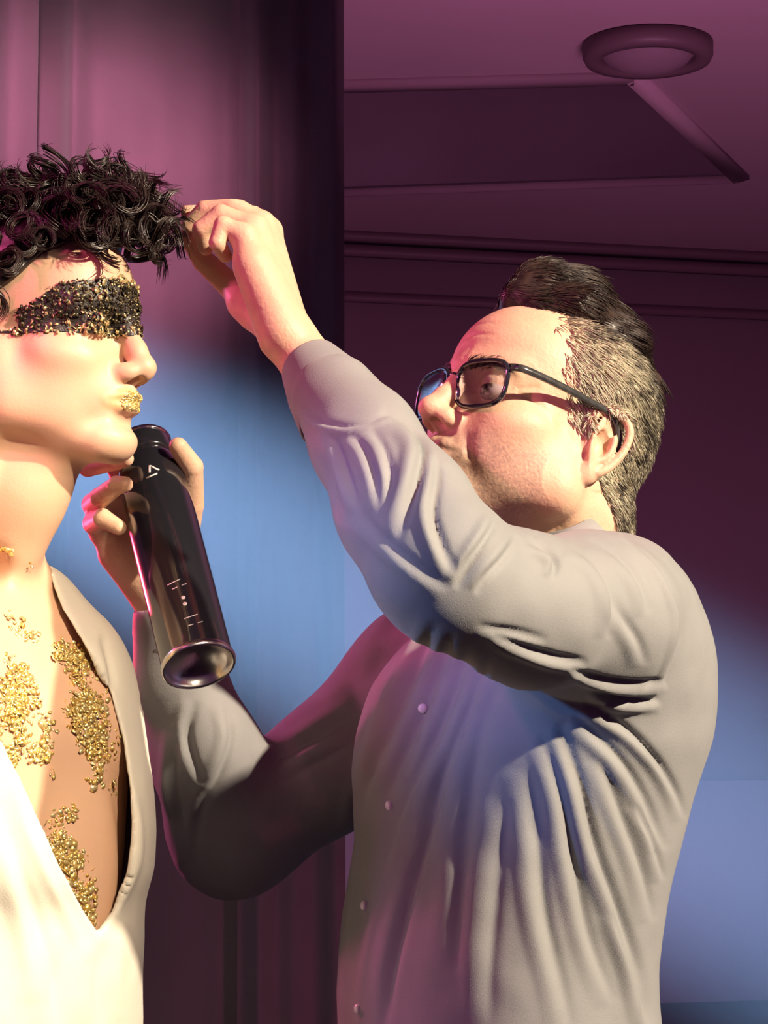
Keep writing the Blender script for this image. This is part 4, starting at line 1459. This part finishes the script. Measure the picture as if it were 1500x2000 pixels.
gx = [(cap.lo[i] + cap.h * np.arange(cap.n[i])) for i in range(3)]
G = np.stack(np.meshgrid(*gx, indexing='ij'), -1).reshape(-1, 3)
gc = to_frame(G, MR, MO, MS)
low = np.where(gc[:, 0] < -28, -25.0, hairline(gc[:, 0], gc[:, 1]))
low = np.interp(gc[:, 0], [-60, -34, -26, -8, 8, 34, 52, 66, 84, 110], [-25, -25, 20, 38, 46, 66, 84, 92, 97, 99])
cap.D = np.maximum(cap.D, ((low - gc[:, 2]) * 0.6 * MS).reshape(cap.D.shape)).astype(f32)
V, Q = cap.mesh()
cc = to_frame(V, MR, MO, MS)
keep = np.ones(len(cc), bool)
qk = keep[Q].all(1)
used = np.unique(Q[qk])
rm = np.full(len(V), -1)
rm[used] = np.arange(len(used))
Vc, Qc = V[used], rm[Q[qk]]
Vc = Vc + 0.003 * np.stack([vnoise(Vc, 60, 51), vnoise(Vc, 60, 52), vnoise(Vc, 60, 53)], 1)
hair = new_mesh('curly_hair', Vc, Qc, M['black_hair'], parent=model)
hair['label'] = 'thick mop of black curls'
set_attr(hair, 'tint', np.zeros(len(Vc)))
cN = normals(V, Q) @ MR
roots = np.where((np.linalg.norm((cc - np.array([-5, 0, 60])) / np.array([100, 80, 85]), axis=1) > 0.93) & ((cc[:, 2] > hairline(cc[:, 0], cc[:, 1]) + 2) | (cc[:, 0] < -30)))[0]
NL = 330
fro = roots[(cc[roots, 0] > 40) & (cc[roots, 1] < 45)]
i = np.concatenate([r.choice(roots, NL - 70), r.choice(fro, 70)])
root, nor = cc[i] - cN[i] * 6, cN[i]
axis = nor + np.stack([0.25 + 0 * root[:, 0], 0 * root[:, 0], -0.15 + 0 * root[:, 0]], 1) + r.normal(0, 0.45, (NL, 3))
fr = (root[:, 0] > 45)
axis[fr] += np.array([0.75, 0, -0.05])
axis /= np.linalg.norm(axis, axis=1, keepdims=True)
L = r.uniform(22, 44, NL) + 16 * fr
hr = r.uniform(7.0, 14.0, NL)
S = 30
s = np.linspace(0, 1, S)
u = np.cross(axis, r.normal(0, 1, (NL, 3)))
u /= np.linalg.norm(u, axis=1, keepdims=True)
v = np.cross(axis, u)
turns = r.uniform(0.9, 1.8, NL) * r.choice([-1, 1], NL)
Ps, Rs, tint = [], [], []
for j in range(18):
    ph = r.normal(0, 0.16, NL)
    rad = hr * r.normal(1.0, 0.13, NL)
    tw = turns * r.normal(1.0, 0.05, NL)
    th = 2 * math.pi * tw[:, None] * s[None] + ph[:, None]
    grow = np.minimum(1, s * 3.0 + 0.1)[None]
    P = root[:, None] + axis[:, None] * (s[None, :, None] * (L * r.normal(1, 0.07, NL))[:, None, None] + r.normal(0, 1.6, NL)[:, None, None])
    P = P + (u[:, None] * np.cos(th)[..., None] + v[:, None] * np.sin(th)[..., None]) * (rad[:, None] * grow)[..., None]
    P[..., 2] -= (4 * s ** 2)[None]
    Ps.append(P)
    Rs.append(np.interp(s, [0, 0.15, 0.8, 1], [0.7, 0.75, 0.55, 0.12])[None] * r.uniform(0.7, 1.2, (NL, 1)))
    tint.append(r.uniform(0, 0.9, NL))
P = np.concatenate(Ps)
R_ = np.concatenate(Rs) * MM
V, Q = tubes(MO + (P.reshape(-1, 3) @ MR.T * MS).reshape(P.shape), R_, 3)
curls = new_mesh('curls', V, Q, M['black_hair'], parent=hair)
curls['kind'] = 'stuff'
set_attr(curls, 'tint', np.repeat(np.concatenate(tint), S * 3))

# ------------------------------------------------------------------ his tee: a loose shell with a deep V
trows = [(1085, 58, .10, .085), (1115, 98, .145, .11), (1170, 150, .185, .135), (1230, 202, .205, .15), (1320, 240, .205, .155), (1450, 265, .19, .155), (1560, 282, .18, .155), (1640, 287, .175, .155), (1700, 284, .17, .15), (1765, 266, .165, .142), (1850, 262, .165, .14), (2000, 262, .165, .14), (2200, 262, .165, .14), (2330, 262, .165, .14)]
ztee = [W(0, q[0], BY)[2] for q in trows]
cxt = [W(q[1], q[0], BY)[0] - math.hypot(q[2] * tl[0], q[3] * tf[0]) for q in trows]
lo = np.array([-0.72, 1.62, ztee[-1] + 0.01])
hi = np.array([-0.16, 2.32, ztee[0] + 0.03])
f = Field(lo, hi, 0.0023)
f.loft(ztee, cxt, [BY] * len(trows), [q[3] for q in trows], [q[2] for q in trows], yaw=TYAW, n=2.2)
for s_ in (1, -1):
    sh = tp_(s_ * 0.135, -0.03, 1272)
    f.chain([sh, sh + np.array([0, 0, -0.18]) - tf * 0.03], [0.054, 0.056], 0.04)
inn = Field(lo, hi, 0.0023)
inn.D[:] = f.D + 0.0056
# the cavity is open at the hem
zz = (f.lo[2] + f.h * np.arange(f.n[2]))[None, None, :]
cav = np.where(zz < ztee[-1] + 0.03, np.minimum(inn.D, inn.D), inn.D)
f.D = np.maximum(f.D, -cav)
VP = [(-400, 900), (20, 1000), (92, 1106), (120, 1188), (165, 1262), (214, 1350), (240, 1445), (254, 1540), (260, 1610), (252, 1710), (224, 1775), (190, 1822), (170, 1790), (120, 1690), (60, 1560), (0, 1440), (-80, 1290), (-140, 1160), (-180, 1000)]
gx = [(f.lo[i] + f.h * np.arange(f.n[i])).astype(f32) for i in range(3)]
rx, ry = np.arange(-700, 700, 4.0), np.arange(800, 2500, 4.0)
RX, RY = np.meshgrid(rx, ry, indexing='ij')
dd, _ = poly_dist(RX.ravel(), RY.ravel(), VP + VP[:1])
ins = inside_poly(RX.ravel(), RY.ravel(), VP)
sdm = (np.where(ins, -dd, dd) * 2.0 / FPX).reshape(RX.shape).astype(f32)
Xg, Yg, Zg = gx[0][:, None, None], gx[1][None, :, None], gx[2][None, None, :]
fw = Yg * f32(CP) + (Zg - f32(CAM[2])) * f32(SP)
qx = (750 + FPX * Xg / fw - rx[0]) / 4
qy = (1000 - FPX * (-Yg * f32(SP) + (Zg - f32(CAM[2])) * f32(CP)) / fw - ry[0]) / 4 + 0 * Xg
qx = np.clip(qx, 0, len(rx) - 2)
qy = np.clip(qy, 0, len(ry) - 2)
ix, iy = qx.astype(np.int32), qy.astype(np.int32)
tx, ty = (qx - ix).astype(f32), (qy - iy).astype(f32)
sd = sdm[ix, iy] * (1 - tx) * (1 - ty) + sdm[ix + 1, iy] * tx * (1 - ty) + sdm[ix, iy + 1] * (1 - tx) * ty + sdm[ix + 1, iy + 1] * tx * ty
front = (Yg - f32(BY + 0.06)) + 0 * sd
cutv = -np.maximum(sd, front)
hh = np.maximum(0.004 - np.abs(f.D - cutv), 0) / 0.004
f.D = (np.maximum(f.D, cutv) + hh * hh * 0.001).astype(f32)
del sd, qx, qy, ix, iy, tx, ty, hh, cutv, front
V, Q = f.mesh(4)
TF = [([(20, 1500), (60, 1640), (130, 1790), (170, 1880)], 4, 14), ([(0, 1560), (40, 1700), (90, 1850), (120, 2000)], -5, 18), ([(10, 1640), (40, 1800), (60, 1960)], 4, 22), ([(200, 1840), (190, 1920), (195, 2000)], -4, 18), ([(240, 1790), (225, 1880), (230, 2000)], 4, 16), ([(196, 1240), (216, 1300), (222, 1350)], -6, 10), ([(262, 1540), (270, 1620), (262, 1700), (220, 1780)], 4, 9), ([(150, 1830), (110, 1920), (100, 2010)], -3, 22)]
V = folds(V, Q, TF)
V = V + normals(V, Q) * (0.0022 * vnoise(V, 14, 61) + 0.0006 * vnoise(V, 50, 62))[:, None]
tee = new_mesh('tee_shirt', V, Q, M['tee'], parent=model)
tee['label'] = 'loose cream white tee with a deep V neck'

f = Field(np.array([-0.70, 1.68, 0.0]), np.array([-0.10, 2.33, 1.02]), 0.008)
mc0 = float(np.mean(cxm[6:]))
f.loft([0.76, 0.86, 1.0], [mc0] * 3, [BY] * 3, [.105, .11, .105], [.15, .15, .14], yaw=TYAW, n=2.3)
for s_ in (1, -1):
    b = np.array([mc0, BY, 0]) + tl * s_ * 0.085
    f.chain([b + [0, 0, 0.84], b + [0, 0, 0.48], b + [0, 0, 0.09]], [0.078, 0.060, 0.052], 0.04)
V, Q = f.mesh()
new_mesh('trousers', V, Q, M['trousers'], parent=model)
for s_ in (1, -1):
    b = np.array([mc0, BY, 0]) + tl * s_ * 0.085
    f = Field(b + np.array([-0.16, -0.2, -0.002]), b + np.array([0.2, 0.14, 0.16]), 0.005)
    f.chain([b - tf * 0.04 + [0, 0, 0.045], b + tf * 0.06 + [0, 0, 0.04], b + tf * 0.15 + [0, 0, 0.03]], [0.043, 0.041, 0.034], 0, kj=0.02)
    f.cone(b + [0, 0, 0.05], b + [0, 0, 0.11], 0.045, 0.045, 0.02)
    f.cut(lambda x, y, z: z - 0.001 + 0 * x + 0 * y, f.lo, f.lo + f.h * f.n, op='s')
    V, Q = f.mesh()
    new_mesh('shoe', V, Q, M['shoe'], parent=model)

# ------------------------------------------------------------------ stage haze


def haze_material(name, density, aniso):
    hm = bpy.data.materials.new(name)
    hm.use_nodes = True
    nt = hm.node_tree
    nt.nodes.remove(nt.nodes['Principled BSDF'])
    vs = nt.nodes.new('ShaderNodeVolumeScatter')
    vs.inputs['Color'].default_value = (1, 1, 1, 1)
    vs.inputs['Anisotropy'].default_value = aniso
    vs.inputs['Density'].default_value = density
    nt.links.new(vs.outputs['Volume'], nt.nodes['Material Output'].inputs['Volume'])
    return hm


hz = box_mesh('stage_haze', (-1.6, 2.60, 0.05), (1.7, 4.25, 2.7), haze_material('haze_behind', 0.13, 0.3))
tag(hz, 'drifting stage haze behind the two people, lit by the blue beam', 'haze', kind='stuff')
